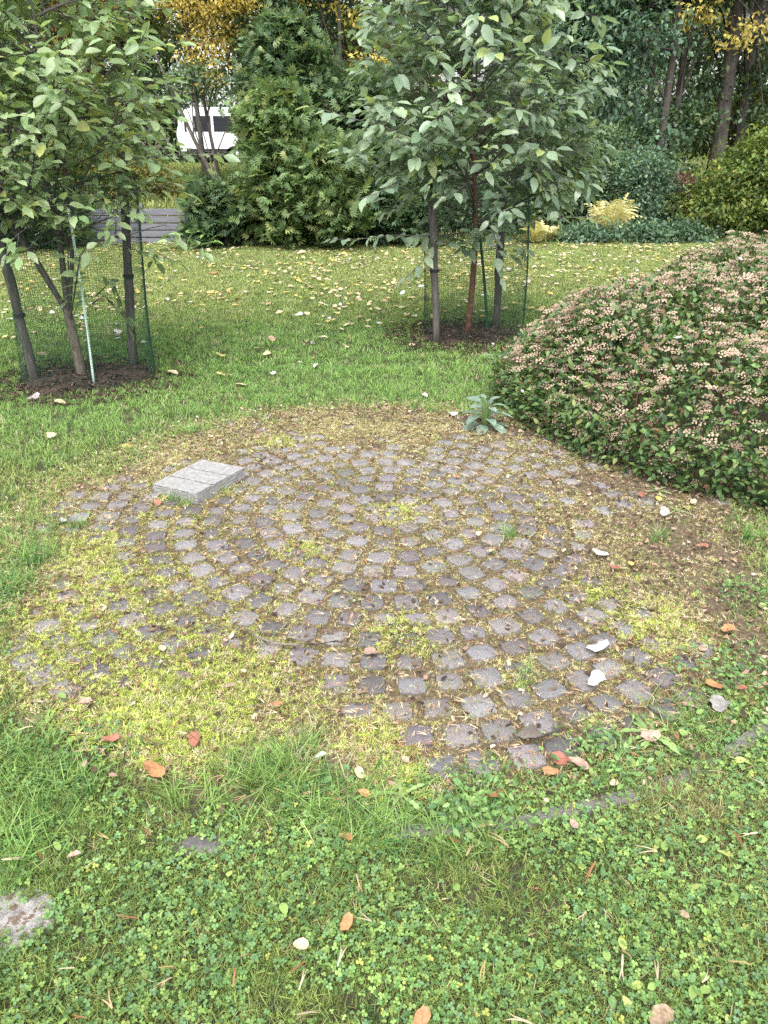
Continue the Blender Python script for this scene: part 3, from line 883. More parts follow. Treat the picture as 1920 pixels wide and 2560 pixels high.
# the flank's foot: leaves hanging down to the ground along the front edge
q = rng.integers(0, len(BUSH), 9000); t_ = rng.random(9000)
e0 = BUSH[q] * (1 - t_)[:, None] + BUSH[(q + 1) % len(BUSH)] * t_[:, None]
inw = np.array([2.8, 5.6]) - e0; inw /= np.linalg.norm(inw, axis=1, keepdims=True)
e0 = e0 + inw * rng.uniform(-.03, .16, 9000)[:, None]
zf = rng.uniform(.01, .30, 9000)
pf_ = np.concatenate([e0, zf[:, None]], 1); nf_ = np.concatenate([-inw, np.full((9000, 1), .5)], 1)
okf = in_view(pf_[:, 0], pf_[:, 1], pf_[:, 2], 1.2)
p = np.concatenate([p, pf_[okf]]); nr = np.concatenate([nr, nf_[okf]])
n = len(p)
d = nr * .7 + rng.normal(0, .6, (n, 3)) + np.array([0, 0, .1])
nn = np.array([0, 0, 1.0]) + nr * .5 + rng.normal(0, .35, (n, 3))
v, f, k = batch(lv, lf, frames(d, nn), p - BO, rng.uniform(.026, .054, n))
bc = mixcols([(0.075, 0.14, 0.035), (0.12, 0.19, 0.045), (0.05, 0.10, 0.032), (0.20, 0.22, 0.055), (0.16, 0.085, 0.04)], np.tile([.42, .28, .18, .09, .03], (n, 1))) * rng.uniform(.7, 1.3, (n, 1)) * np.array([1.0, 1.0, 1.3])
me = mesh_np('foliage', v, f); set_col(me, np.repeat(bc, k, 0))
o = obj('foliage', me, M['l_mesh'], bush); o['kind'] = 'stuff'
# dark stems inside
ts = []
sr = random.Random(8)
for _ in range(420):
    x, y = sr.uniform(.9, 4.6), sr.uniform(3.0, 8.5)
    h = float(bush_h(np.array([x]), np.array([y]))[0])
    if h < .3 or not bool(in_view(x, y, .3, 1.1)): continue
    a = np.array([x, y, 0]) - BO; b = np.array([x + sr.uniform(-.12, .12), y + sr.uniform(-.12, .12), h * .96]) - BO
    ts.append(tube([a, (a + b) / 2 + [sr.uniform(-.03, .03), sr.uniform(-.03, .03), 0], b], [.004, .003, .0015], 4, False))
V, F = join_tubes(ts)
o = obj('stems', mesh_np('stems', V, F), M['redbark'], bush); o['kind'] = 'stuff'
# seed heads: flat clusters of little brown capsules
def head_t(r, nb=11):
    V, F = [], []
    for i in range(nb):
        a = i * 2.4; q = .5 * math.sqrt((i + .5) / nb)
        c = np.array([q * math.cos(a), q * math.sin(a), .18 - .45 * q * q + r.uniform(-.05, .05)])
        s = r.uniform(.10, .15)
        o = len(V)
        V += [c + np.array(t) * s for t in ((1, 0, 0), (-.5, .87, 0), (-.5, -.87, 0), (0, 0, 1.0))]
        F += [[o, o + 1, o + 3], [o + 1, o + 2, o + 3], [o + 2, o, o + 3]]
    o = len(V)
    V += [np.array([.03, 0, -.7]), np.array([-.03, .03, -.7]), np.array([0, 0, .05])]
    F += [[o, o + 1, o + 2]]
    return np.array(V), np.array(F)
hr = random.Random(4)
heads = [head_t(hr) for _ in range(5)]
hmesh = []
for v, f in heads:
    me = mesh_np('seed_head', v, f); me.materials.append(M['head_obj']); hmesh.append(me)
p, nr = bush_points(42000, .03, .04)
h_here = .6 * vnoise(p[:, 0], p[:, 1], .20, 71) + .4 * vnoise(p[:, 0], p[:, 1], .07, 72)
ok = rng.random(len(p)) < (.34 + .52 * sstep(.36, .62, h_here)) * (.55 + .45 * sstep(.12, .55, p[:, 2]))
p, nr = p[ok], nr[ok]
p = p + nr * rng.uniform(-.03, .03, len(p))[:, None]
p = p[:8000]; nr = nr[:8000]
order = np.argsort(np.linalg.norm(p - np.array([0, 0, CAM_Z]), axis=1) + 100 * (~in_view(p[:, 0], p[:, 1], p[:, 2], 1.0)))
p, nr = p[order], nr[order]
n = len(p)
up = np.array([0, 0, 1.0]) + nr * .45 + rng.normal(0, .18, (n, 3))
mats = frames(rng.normal(0, 1, (n, 3)), up); 
# frames() puts Y on the direction; make Z the up vector instead
zz = up / np.linalg.norm(up, axis=1, keepdims=True)
xx = np.cross(zz, rng.normal(0, 1, (n, 3))); xx /= np.linalg.norm(xx, axis=1, keepdims=True)
mats = np.stack([xx, np.cross(zz, xx), zz], 2)
hs = .030 + .052 * rng.random(n) ** 1.4
hc = mixcols([(0.285, 0.205, 0.140), (0.345, 0.255, 0.180), (0.22, 0.150, 0.10), (0.32, 0.215, 0.16)], np.tile([.4, .3, .18, .12], (n, 1))) * rng.uniform(.75, 1.25, (n, 1)) * np.array([.92, .96, 1.02])
vi = rng.integers(0, 5, n)
for i in range(min(300, n)):
    o = obj('seed_head', hmesh[vi[i]], parent=bush)
    o.matrix_local = Matrix.LocRotScale(Vector(p[i] - BO), Matrix(mats[i].tolist()).to_quaternion(), Vector((hs[i],) * 3))
    o.color = (*hc[i], 1)
V, F, C, off = [], [], [], 0
for kx in range(5):
    s = np.where(vi[300:] == kx)[0] + 300
    if len(s) == 0: continue
    v, f, k = batch(heads[kx][0], heads[kx][1], mats[s], p[s] - BO, hs[s])
    V.append(v); F.append(f + off); off += len(v); C.append(np.repeat(hc[s], k, 0))
me = mesh_np('seed_heads', np.concatenate(V), np.concatenate(F)); set_col(me, np.concatenate(C))
o = obj('seed_heads', me, M['head_mesh'], bush); o['kind'] = 'stuff'
# late pink flowers
fl_v, fl_f = [], []
for i in range(5):
    a = i * 2 * math.pi / 5
    b = len(fl_v)
    for rr_, da, z in ((0, 0, 0), (.35, -.5, .1), (.5, 0, .16), (.35, .5, .1)):
        fl_v.append((rr_ * math.cos(a + da), rr_ * math.sin(a + da), z))
    fl_f += [[b, b + 1, b + 2], [b, b + 2, b + 3]]
fme = mesh_np('flower', np.array(fl_v), np.array(fl_f)); fme.materials.append(M['head_obj'])
for px, py, zz_, s in [(1322, 850, .55, .055), (1362, 848, .55, .05), (1345, 928, .42, .035), (1352, 903, .45, .035), (1545, 945, .65, .06), (1580, 955, .65, .07), (1575, 973, .63, .05), (1850, 648, .75, .06), (1865, 757, .74, .05),
                  (1900, 868, .70, .05), (1840, 890, .70, .05), (1670, 737, .72, .05), (1765, 705, .72, .04), (1460, 740, .66, .04), (1458, 848, .6, .05), (1655, 900, .68, .035), (1310, 957, .35, .045), (1305, 978, .33, .035), (1697, 845, .7, .05), (1825, 850, .72, .035), (1430, 885, .55, .03), (1232, 860, .40, .035)]:
    c = G(px, py, zz_)
    for _ in range(3):
        hh = float(bush_h(np.array([c[0]]), np.array([c[1]]))[0])
        c = G(px, py, max(.25, hh + .03))
    o = obj('flower', fme, parent=bush, loc=tuple(c - BO))
    o.rotation_euler = (-.5 + sr.uniform(-.2, .2), sr.uniform(-.3, .3), sr.uniform(0, 6)); o.scale = (s * .8,) * 3
    o.color = (0.55, 0.42 + sr.uniform(-.05, .05), 0.49, 1)

# ------------------------------------------------------------------ young staked trees
lsr = random.Random(77)
leaf_shapes = [ovate(1, w_, f_, c_, 5, .035, lsr) for w_, f_, c_ in ((.50, .10, .16), (.56, .22, .05), (.46, .02, .34), (.52, .16, -.12))]
leaf_objmesh = []
for v, f in leaf_shapes:
    me = mesh_np('leaf', v, f, True); me.materials.append(M['l_gloss_obj']); leaf_objmesh.append(me)

def grow(r, p, d, L, rad, level, tubes, twigs, upbias, maxlev, dens):
    n = 6
    pts = [p]; d = d / np.linalg.norm(d)
    for i in range(n):
        d = d + np.array([r.gauss(0, .09), r.gauss(0, .09), r.gauss(0, .06) + upbias * (.5 if level else 1)]) ; d /= np.linalg.norm(d)
        pts.append(pts[-1] + d * L / n)
    rr_ = [max(.0014, rad * (1 - .72 * i / n)) for i in range(n + 1)]
    tubes.append(tube(pts, rr_, 7 if level == 0 else 5 if level == 1 else 4, False))
    if level >= 1:
        twigs.append((pts, level))
    if level < maxlev:
        k = max(2, int(dens[level] * L))
        for j in range(k):
            t = (.22 + .78 * (j + r.random()) / k) * n
            i = min(n - 1, int(t)); b = pts[i] + (pts[i + 1] - pts[i]) * (t - i)
            dd = pts[i + 1] - pts[i]; dd = dd / np.linalg.norm(dd)
            side = np.cross(dd, np.array([r.gauss(0, 1), r.gauss(0, 1), r.gauss(0, 1)])); side /= np.linalg.norm(side)
            nd_ = dd * r.uniform(.5, .8) + side * r.uniform(.6, .95)
            nd_[2] = nd_[2] * .7
            grow(r, b, nd_, L * r.uniform(.32, .55) * (1.1 - .35 * t / n), rr_[i] * .55, level + 1, tubes, twigs, upbias * .4, maxlev, dens)

def young_tree(name, label, base, seed, trunk, trunk_r, limbs, bark, leaf_len, spacing, palette, weights, dens, extra=(), droop=.30, maxlev=2):
    r = random.Random(seed)
    root = empty(name, tuple(base), label, 'tree')
    V, F = join_tubes([tube(trunk, trunk_r, 10)])
    obj('trunk', mesh_np('trunk', V, F, True), bark, root)
    tubes, twigs = [], []
    for b, d, L, rad in limbs:
        grow(r, np.array(b, float), np.array(d, float), L, rad, 0, tubes, twigs, .05, maxlev, dens)
    for pts in extra:
        pts = [np.array(q, float) for q in pts]
        tubes.append(tube(pts, np.linspace(.006, .002, len(pts)), 5, False)); twigs.append((pts, 2))
    V, F = join_tubes(tubes)
    o = obj('branches', mesh_np('branches', V, F, True), M['stake'], root); o['kind'] = 'stuff'
    LP, LD, LN = [], [], []
    for pts, lev in twigs:
        pts = np.array(pts); seg = np.linalg.norm(np.diff(pts, axis=0), axis=1); tot = seg.sum()
        cum = np.concatenate([[0], np.cumsum(seg)])
        s = spacing * r.uniform(.5, 1.2) + (.32 * tot if lev == 1 else .10 * tot)
        sd = 1
        while s < tot + spacing * .5:
            q = min(s, tot - 1e-4); i = int(np.searchsorted(cum, q) - 1); i = max(0, min(i, len(seg) - 1))
            dd = (pts[i + 1] - pts[i]) / (seg[i] + 1e-9)
            b = pts[i] + dd * (q - cum[i])
            h = np.cross(dd, [0, 0, 1.0]); h /= np.linalg.norm(h) + 1e-6
            L_ = dd * r.uniform(.35, .7) + h * sd * r.uniform(.5, .9) + np.array([r.gauss(0, .15), r.gauss(0, .15), -droop + r.gauss(0, .22)])
            if s > tot - spacing * .4: L_ = dd + np.array([r.gauss(0, .15), r.gauss(0, .15), -droop])
            LP.append(b + L_ / np.linalg.norm(L_) * .012); LD.append(L_); rad_ = np.array([b[0], b[1], 0.0]); rad_ /= np.linalg.norm(rad_) + .15; LN.append(np.array([r.gauss(0, .40), r.gauss(0, .40), .9]) + rad_ * .50)
            sd = -sd
            s += spacing * r.uniform(.65, 1.25)
    LP, LD, LN = np.array(LP), np.array(LD), np.array(LN)
    W = LP + base
    ok = in_view(W[:, 0], W[:, 1], W[:, 2], 1.35)
    LP, LD, LN, W = LP[ok], LD[ok], LN[ok], W[ok]
    n = len(LP)
    mt = frames(LD, LN); sz = leaf_len * (.50 + .68 * rng.random(n) ** .8)
    cc = mixcols(palette, np.tile(weights, (n, 1))) * rng.uniform(.78, 1.25, (n, 1))
    vi_ = rng.integers(0, 4, n)
    order = np.argsort(np.linalg.norm(W - np.array([0, 0, CAM_Z]), axis=1) - 3 * sz + 100 * (~in_view(W[:, 0], W[:, 1], W[:, 2], 1.0)))
    single, many = order[:300], order[300:]
    V, F, C, off = [], [], [], 0
    for kx in range(4):
        s = many[vi_[many] == kx]
        if len(s) == 0: continue
        v, f, k = batch(leaf_shapes[kx][0], leaf_shapes[kx][1], mt[s], LP[s], sz[s])
        V.append(v); F.append(f + off); off += len(v); C.append(np.repeat(cc[s], k, 0))
    me = mesh_np('crown', np.concatenate(V), np.concatenate(F), True); set_col(me, np.concatenate(C))
    crown = obj('crown', me, M['l_gloss_mesh'], root); crown['kind'] = 'stuff'
    for i in single:
        o = obj('leaf', leaf_objmesh[vi_[i]], parent=root)
        o.matrix_local = Matrix.LocRotScale(Vector(LP[i]), Matrix(mt[i].tolist()).to_quaternion(), Vector((sz[i],) * 3))
        o.color = (*cc[i], 1)
    print(name, 'leaves', n)
    return root

def limb_ring(r, n, z0, z1, top, len0, len1, el0, el1, rad):
    out = []
    for i in range(n):
        t = (i + .5) / n; z = z0 + (z1 - z0) * t
        a = i * 2.4 + r.uniform(-.4, .4); el = el0 + (el1 - el0) * t
        out.append((np.array(top(z)), (math.cos(a) * math.cos(el), math.sin(a) * math.cos(el), math.sin(el)), len0 + (len1 - len0) * t, rad * (1 - .5 * t)))
    return out

lr = random.Random(2)
tB = lambda z: (0.02 + .04 * math.sin(z * 1.7) - .05 * max(0, z - .9), 0.0 + .03 * math.sin(z * 2.3), z)
trunkB = [tB(z) for z in (-.05, .2, .5, .8, 1.1, 1.5, 2.0, 2.6, 3.2)]
limbsB = limb_ring(lr, 56, 1.02, 3.1, tB, 1.10, .78, .22, .9, .013)
exB = []
for q_ in range(9):
    limbsB.append((np.array(tB(.78 + .05 * q_)), (math.cos(q_ * 2.4), math.sin(q_ * 2.4), .25), .42, .006))
pB = lambda px, py, dy: AT(px, py, TREE_B[1] + dy) - TREE_B
exB.append([tB(.95), pB(1080, 590, -.25), pB(980, 588, -.4), pB(880, 600, -.5), pB(830, 597, -.55)])
exB.append([tB(.8), pB(1090, 600, -.35), pB(1050, 660, -.4), pB(1010, 700, -.42)])
exB.append([tB(.85), pB(1250, 560, -.3), pB(1400, 545, -.4), pB(1500, 540, -.5)])
exB.append([tB(.9), pB(1230, 560, -.4), pB(1245, 640, -.5), pB(1250, 690, -.5)])
exB.append([tB(1.3), pB(1000, 330, -.5), pB(860, 290, -.7), pB(775, 265, -.75)])
exB.append([tB(1.2), pB(1000, 450, -.6), pB(950, 480, -.8), pB(890, 500, -.85)])
young_tree('young_tree', 'young staked tree with red-brown trunk and large grey-green leaves by the tan shrub', TREE_B, 21, trunkB, [.034, .030, .027, .025, .022, .019, .016, .011, .005], limbsB, M['redbark'],
             .130, .052, [(0.22, 0.30, 0.20), (0.27, 0.35, 0.235), (0.165, 0.245, 0.165), (0.30, 0.36, 0.14)], [.42, .3, .22, .06], (8, 7, 6), exB)

def tA(z): return (-.02 - .06 * z, 0.02 * z, z)
trunkA = [tA(z) for z in (-.05, .15, .35, .55)]
limbsA = []
lr = random.Random(6)
stems = [((-.28, -.05, 1), 2.5, .022), ((.02, .12, 1), 2.9, .024), ((.12, -.12, 1), 2.4, .018), ((-.55, .2, 1), 2.2, .016), ((.20, .15, 1), 2.1, .015)]
for d_, L_, r_ in stems:
    d_ = np.array(d_); d_ = d_ / np.linalg.norm(d_)
    b0 = np.array(tA(.50))
    pts = [b0 + d_ * L_ * t + np.array([.05 * math.sin(4 * t), .04 * math.sin(5 * t + 1), 0]) for t in np.linspace(0, 1, 8)]
    limbsA.append((b0, d_, L_, r_))
    for j in range(15):
        t = .24 + .74 * j / 15
        a = lr.uniform(0, 6.28); el = lr.uniform(.1, .6)
        limbsA.append((b0 + d_ * L_ * t, (math.cos(a) * math.cos(el), math.sin(a) * math.cos(el), math.sin(el)), lr.uniform(.45, .85) * (1.1 - .4 * t), .008))
pA = lambda px, py, dy: AT(px, py, TREE_A[1] + dy) - TREE_A
exA = [[tA(.5), pA(170, 620, -.3), pA(150, 540, -.45), pA(160, 500, -.5)], [tA(.45), pA(200, 640, -.45), pA(215, 620, -.5), pA(235, 640, -.55)], [pA(300, 400, -.1), pA(400, 390, -.2), pA(520, 385, -.3), pA(555, 388, -.3)],
       [pA(170, 560, -.4), pA(120, 540, -.5), pA(110, 500, -.5)], [pA(230, 760, .3), pA(260, 740, .3), pA(300, 780, .3), pA(320, 800, .3)], [pA(240, 740, .3), pA(280, 700, .25), pA(330, 830, .3)]]
young_tree('young_tree', 'young staked multi-stemmed tree with small pale green rounded leaves and a turquoise cane', TREE_A, 33, trunkA, [.045, .036, .034, .03], limbsA, M['bark'],
           .102, .056, [(0.25, 0.345, 0.175), (0.31, 0.40, 0.215), (0.19, 0.285, 0.135), (0.38, 0.41, 0.15)], [.4, .32, .2, .08], (6, 9, 6), exA)

def stake(px, py, top, label, r0=.033, dy=0.0):
    b = G(px, py); b[2] = gz(b[0], b[1])
    t = AT(top[0], top[1], b[1] + dy)
    n = 9
    rr_ = random.Random(int(px))
    pts = [b + (t - b) * k / (n - 1) + np.array([rr_.gauss(0, .003), rr_.gauss(0, .003), 0]) for k in range(n)]
    pts[0] = pts[0] - np.array([0, 0, .08])
    root = empty('stake', tuple(b), label, 'stake', 'wooden tree stakes')
    V, F = tube(np.array(pts) - b, [r0 * rr_.uniform(.92, 1.08) for _ in range(n)], 10)
    o = obj('pole', mesh_np('pole', V, F, True), M['stake'], root)
    for q in (.45, .92):
        c = (t - b) * q
        V, F = tube([c - [0, 0, .012], c + [0, 0, .012]], [r0 * 1.22, r0 * 1.22], 12)
        obj('tie', mesh_np('tie', V, F), M['rubber'], root)
    return b
stake(92, 960, (-10, 560), 'dark leaning wooden stake beside the multi-stemmed young tree, at the picture edge', .034)
stake(333, 922, (305, 380), 'upright dark wooden stake close behind the turquoise cane', .034)
stake(1092, 868, (1078, 430), 'dark wooden stake nearer the camera at the red-brown trunk', .034)
stake(1238, 832, (1262, 430), 'dark wooden stake half hidden behind the tan seed heads', .034)

def cane(name, px, py, top, mat, r0, label):
    b = G(px, py); t = AT(top[0], top[1], b[1])
    n = 10
    pts = np.array([b + (t - b) * k / (n - 1) + np.array([.012 * math.sin(3.1 * k / (n - 1)), 0, 0]) for k in range(n)])
    pts[0, 2] -= .05
    V, F = tube(pts - b, [r0 * (1.12 if k % 3 == 1 else 1) for k in range(n)], 8)
    o = obj(name, mesh_np(name, V, F, True), mat, loc=tuple(b))
    tag(o, label, 'cane')
    return o
cane('cane', 236, 972, (170, 520), M['cane'], .0085, 'thin pale turquoise cane leaning against the multi-stemmed young tree')
cane('cane', 1219, 842, (1196, 560), M['greencane'], .012, 'thin dark green cane between the two stakes of the red-brown tree')

# white paper tag on the far stake
b = AT(1237, 592, TREE_B[1] + .05)
root = empty('plant_tag', tuple(b), 'torn white paper tag hanging by the dark stake among the leaves', 'tag')
for k, (dx, dz, w, h_) in enumerate(((0, .08, .035, .05), (.005, 0, .045, .04), (.01, -.07, .03, .02))):
    v, f = boxv(dx - w, dx + w, -.002, .002, dz - h_ / 2, dz + h_ / 2)
    v = [(x_ + z_ * .25, y_ + .02 * x_, z_ - x_ * .35) for x_, y_, z_ in v]
    obj('strip', mesh_np('strip', v, f), M['paper'], root)

def net(T, R, H, label, seed, off):
    """open tube of plastic netting: thin uprights and rings"""
    r = random.Random(seed)
    root = empty('tree_guard', (T[0] + off[0], T[1] + off[1], 0), label, 'netting')
    ph = [r.uniform(0, 6.28) for _ in range(4)]
    def pt(a, z):
        q = R * (1 + .05 * math.sin(2 * a + ph[0] + z) + .03 * math.sin(3 * a + ph[1] - 2 * z) + .02 * math.sin(5 * a + 3 * z + ph[2])) * (1 + .03 * math.sin(2.2 * z + ph[3]))
        return np.array([q * math.cos(a), q * math.sin(a), z])
    NU, NR = 140, 84
    V, F = [], []
    zs = np.linspace(.01, H, 10); w = .0008
    for i in range(NU):
        a = 2 * math.pi * i / NU
        p = np.array([pt(a, z) for z in zs]); o = len(V)
        for c in p:
            V += [c + [w, 0, 0], c + [-.5 * w, .87 * w, 0], c + [-.5 * w, -.87 * w, 0]]
        for k in range(len(zs) - 1):
            for s in range(3):
                s2 = (s + 1) % 3
                F.append([o + 3 * k + s, o + 3 * k + s2, o + 3 * k + 3 + s2, o + 3 * k + 3 + s])
    up = obj('upright_strands', mesh_np('strands', V, F), M['net'], root); up['kind'] = 'stuff'
    V, F = [], []
    S = 40
    for j in range(NR):
        z = .01 + (H - .01) * j / (NR - 1); o = len(V); ww = w * (3 if j in (0, NR - 1) else 1)
        for i in range(S):
            c = pt(2 * math.pi * i / S, z); u = c.copy(); u[2] = 0; u /= np.linalg.norm(u)
            V += [c + u * ww, c - u * .5 * ww + [0, 0, .87 * ww], c - u * .5 * ww - [0, 0, .87 * ww]]
        for i in range(S):
            i2 = (i + 1) % S
            for s in range(3):
                s2 = (s + 1) % 3
                F.append([o + 3 * i + s, o + 3 * i + s2, o + 3 * i2 + s2, o + 3 * i2 + s])
    rg = obj('ring_strands', mesh_np('strands', V, F), M['net'], root); rg['kind'] = 'stuff'
    # overlap seam, tied up
    a0 = r.uniform(-.2, .5)
    for k in range(2):
        p = np.array([pt(a0 + .07 * k, z) * 1.01 for z in np.linspace(.0, H, 9)])
        V, F = tube(p, [.006] * 9, 6)
        obj('seam', mesh_np('seam', V, F), M['greencane'], root)
net(TREE_A, .47, 1.45, 'dark green plastic netting tube round the multi-stemmed young tree', 3, (.02, .10))
net(TREE_B, .46, 1.42, 'dark green plastic netting tube round the red-brown young tree', 9, (.06, .10))

# mulch beds
ch = []
for _ in range(6):
    L = gr.uniform(.6, 1); w_ = gr.uniform(.18, .4)
    v, f = boxv(-L / 2, L / 2, -w_ / 2, w_ / 2, -.06, .06)
    v = np.array(v) * np.array([1, 1, 1]); v[::3, 0] += gr.uniform(-.12, .12); v[1::2, 1] += gr.uniform(-.08, .08)
    f3 = np.array([t for q in f for t in ([q[0], q[1], q[2]], [q[0], q[2], q[3]])])
    ch.append(proto('bark_chip', v, f3, M['l_dry']))
for nm, T, tx in (('multi-stemmed', TREE_A, 0), ('red-brown', TREE_B, 1)):
    S = 40; V = [(0, 0, .05)]; F = []
    for j, (q, z) in enumerate(((.16, .05), (.29, .04), (.40, .016), (.47, -.02))):
        for i in range(S):
            a = 2 * math.pi * i / S
            w_ = 1 + .14 * math.sin(2 * a + tx) + .09 * math.sin(5 * a) + .06 * math.sin(9 * a)
            V.append((q * w_ * math.cos(a) * 1.05, q * w_ * math.sin(a), z + .012 * math.sin(7 * a + j)))
    F += [[0, 1 + i, 1 + (i + 1) % S] for i in range(S)]
    for j in range(3):
        for i in range(S):
            i2 = (i + 1) % S; a = 1 + j * S
            F.append([a + i, a + S + i, a + S + i2, a + i2])
    zb = float(gz(T[0], T[1]))
    bed = obj('mulch_bed', mesh_np('mulch_bed', V, F, True), M['soil'], loc=(T[0] + .02, T[1] + .05, zb))
    tag(bed, kind='structure')
    m = 1500; a = rng.uniform(0, 6.283, m); q = .74 * rng.random(m) ** .72; 
    px_ = np.stack([q * np.cos(a) * 1.05, q * np.sin(a), np.interp(q, [0, .16, .29, .40, .5, .8], [.052, .052, .042, .020, .016, .014]) + .006], 1) + np.array([T[0] + .02, T[1] + .05, zb])
    tc = mixcols([(0.052, 0.034, 0.028), (0.09, 0.056, 0.045), (0.028, 0.02, 0.017), (0.16, 0.115, 0.09)], np.tile([.4, .25, .25, .1], (m, 1))) * rng.uniform(.7, 1.2, (m, 1))
    c = instanced('bark_chips', px_, flat_rot(m, .35), rng.uniform(.018, .055, m), rng.integers(0, 6, m), tc, ch)
    tag(c, 'dark bark chips mulching the foot of the %s young tree' % nm, 'mulch', kind='stuff')

# ------------------------------------------------------------------ fence with horizontal boards
fb = empty('board_fence', (-5.2, 15.3, 0), 'low dark grey fence of horizontal boards at the far end of the lawn', 'fence')
for k in range(5):
    z0 = .02 + k * .128
    for sgm in range(3):
        x0 = -2.6 + sgm * 2.2
        v, f = boxv(x0, x0 + 2.192, -.012 + random.uniform(-.003, .003), .012, z0, z0 + .106 + random.uniform(-.003, .003))
        o = obj('board', mesh_np('board', v, f), M['paint_board'], fb); bevel(o, .004)
for sgm in range(7):
    x0 = -2.6 + sgm * 1.1
    v, f = boxv(x0 - .04, x0 + .04, .014, .09, -.1, .72)
    obj('post', mesh_np('post', v, f), M['paint_board'], fb)

# ------------------------------------------------------------------ background plants
def lump_leaves(ells, n, size, r_cl, palette, weights, up=.4, ncl=None, droop=.2, fold=.1, shell=.5, wide=.55, clump_var=.35):
    """leaf faces in clumps spread through the given ellipsoids"""
    ells = [np.array(e, float) for e in ells]
    vol = np.array([e[3] * e[4] * e[5] for e in ells]) ** .8; vol /= vol.sum()
    n = int(n * 1.7); ncl = ncl or max(12, n // 45)
    which = rng.choice(len(ells), ncl, p=vol)
    u = rng.normal(0, 1, (ncl, 3)); u /= np.linalg.norm(u, axis=1, keepdims=True)
    rr_ = (shell + (1 - shell) * rng.random(ncl)) ** .6
    E = np.array(ells)[which]
    cen = E[:, :3] + u * rr_[:, None] * E[:, 3:]
    tone = rng.uniform(1 - clump_var, 1 + clump_var, ncl)
    ci = rng.integers(0, ncl, n)
    off = rng.normal(0, 1, (n, 3)) * np.array([1, 1, .55]) * r_cl
    p = cen[ci] + off
    d = u[ci] * .5 + rng.normal(0, .6, (n, 3)) + np.array([0, 0, -droop])
    nn = np.array([0, 0, up + .4]) + u[ci] * .4 + rng.normal(0, .45, (n, 3))
    s = size * rng.uniform(.6, 1.25, n)
    tv = np.array([(0, 0, 0), (-wide / 2, .45, fold), (0, 1, -.08), (wide / 2, .45, fold)]); tf = np.array([[0, 2, 1], [0, 3, 2]])
    v, f, k = batch(tv, tf, frames(d, nn), p, s)
    c = mixcols(palette, np.tile(weights, (n, 1))) * tone[ci][:, None] * rng.uniform(.8, 1.2, (n, 1))
    return v, f, np.repeat(c, k, 0), cen

def bg_tree(name, label, base, trunk_top, tr, ells, n, size, palette, weights, cat='tree', group=None, limbs=10, lean=(0, 0), bark=None, **kw):
    base = np.array(base, float); base[2] = float(gz(base[0], base[1])) - .05
    root = empty(name, tuple(base), label, cat, group)
    bark = bark or M['oldbark']
    r = random.Random(int(abs(base[0]) * 100 + base[1] * 10))
    H = trunk_top
    pts = [np.array([lean[0] * t + .06 * H * .15 * math.sin(5 * t + base[0]), lean[1] * t, H * t]) for t in np.linspace(0, 1, 8)]
    V, F = tube(pts, [tr * (1.35 if i == 0 else 1) * (1 - .6 * i / 7) for i in range(8)], 9)
    obj('trunk', mesh_np('trunk', V, F, True), bark, root)
    v, f, c, cen = lump_leaves(ells, n, size, kw.pop('r_cl', .30), palette, weights, **kw)
    if limbs:
        ts = []
        for j in range(limbs):
            t = r.uniform(.25, .95); i = min(6, int(t * 7)); a = pts[i]
            b = cen[r.randrange(len(cen))]
            mid = (a + b) / 2 + np.array([0, 0, r.uniform(.0, .3)])
            ts.append(tube([a, mid, b], [tr * .32, tr * .2, .012], 5, False))
        V, F = join_tubes(ts); o = obj('limbs', mesh_np('limbs', V, F, True), bark, root); o['kind'] = 'stuff'
    me = mesh_np('crown', v, f); set_col(me, c)
    o = obj('crown', me, M['l_far'], root); o['kind'] = 'stuff'
    return root

DG = [(0.075, 0.13, 0.065), (0.105, 0.165, 0.078), (0.052, 0.10, 0.053), (0.16, 0.20, 0.085)]
OL = [(0.10, 0.135, 0.03), (0.15, 0.17, 0.035), (0.07, 0.10, 0.028), (0.30, 0.24, 0.04)]
YE = [(0.60, 0.48, 0.13), (0.66, 0.55, 0.19), (0.54, 0.40, 0.09), (0.42, 0.42, 0.12)]
BL = [(0.085, 0.15, 0.095), (0.115, 0.195, 0.12), (0.06, 0.11, 0.07), (0.17, 0.23, 0.11)]
YG = [(0.10, 0.155, 0.035), (0.16, 0.205, 0.045), (0.06, 0.105, 0.03), (0.23, 0.23, 0.05)]
W4 = [.4, .3, .2, .1]

def X(px, Y, py=400): return float(AT(px, py, Y)[0])
def Z(py, Y): return float(AT(960, py, Y)[2])

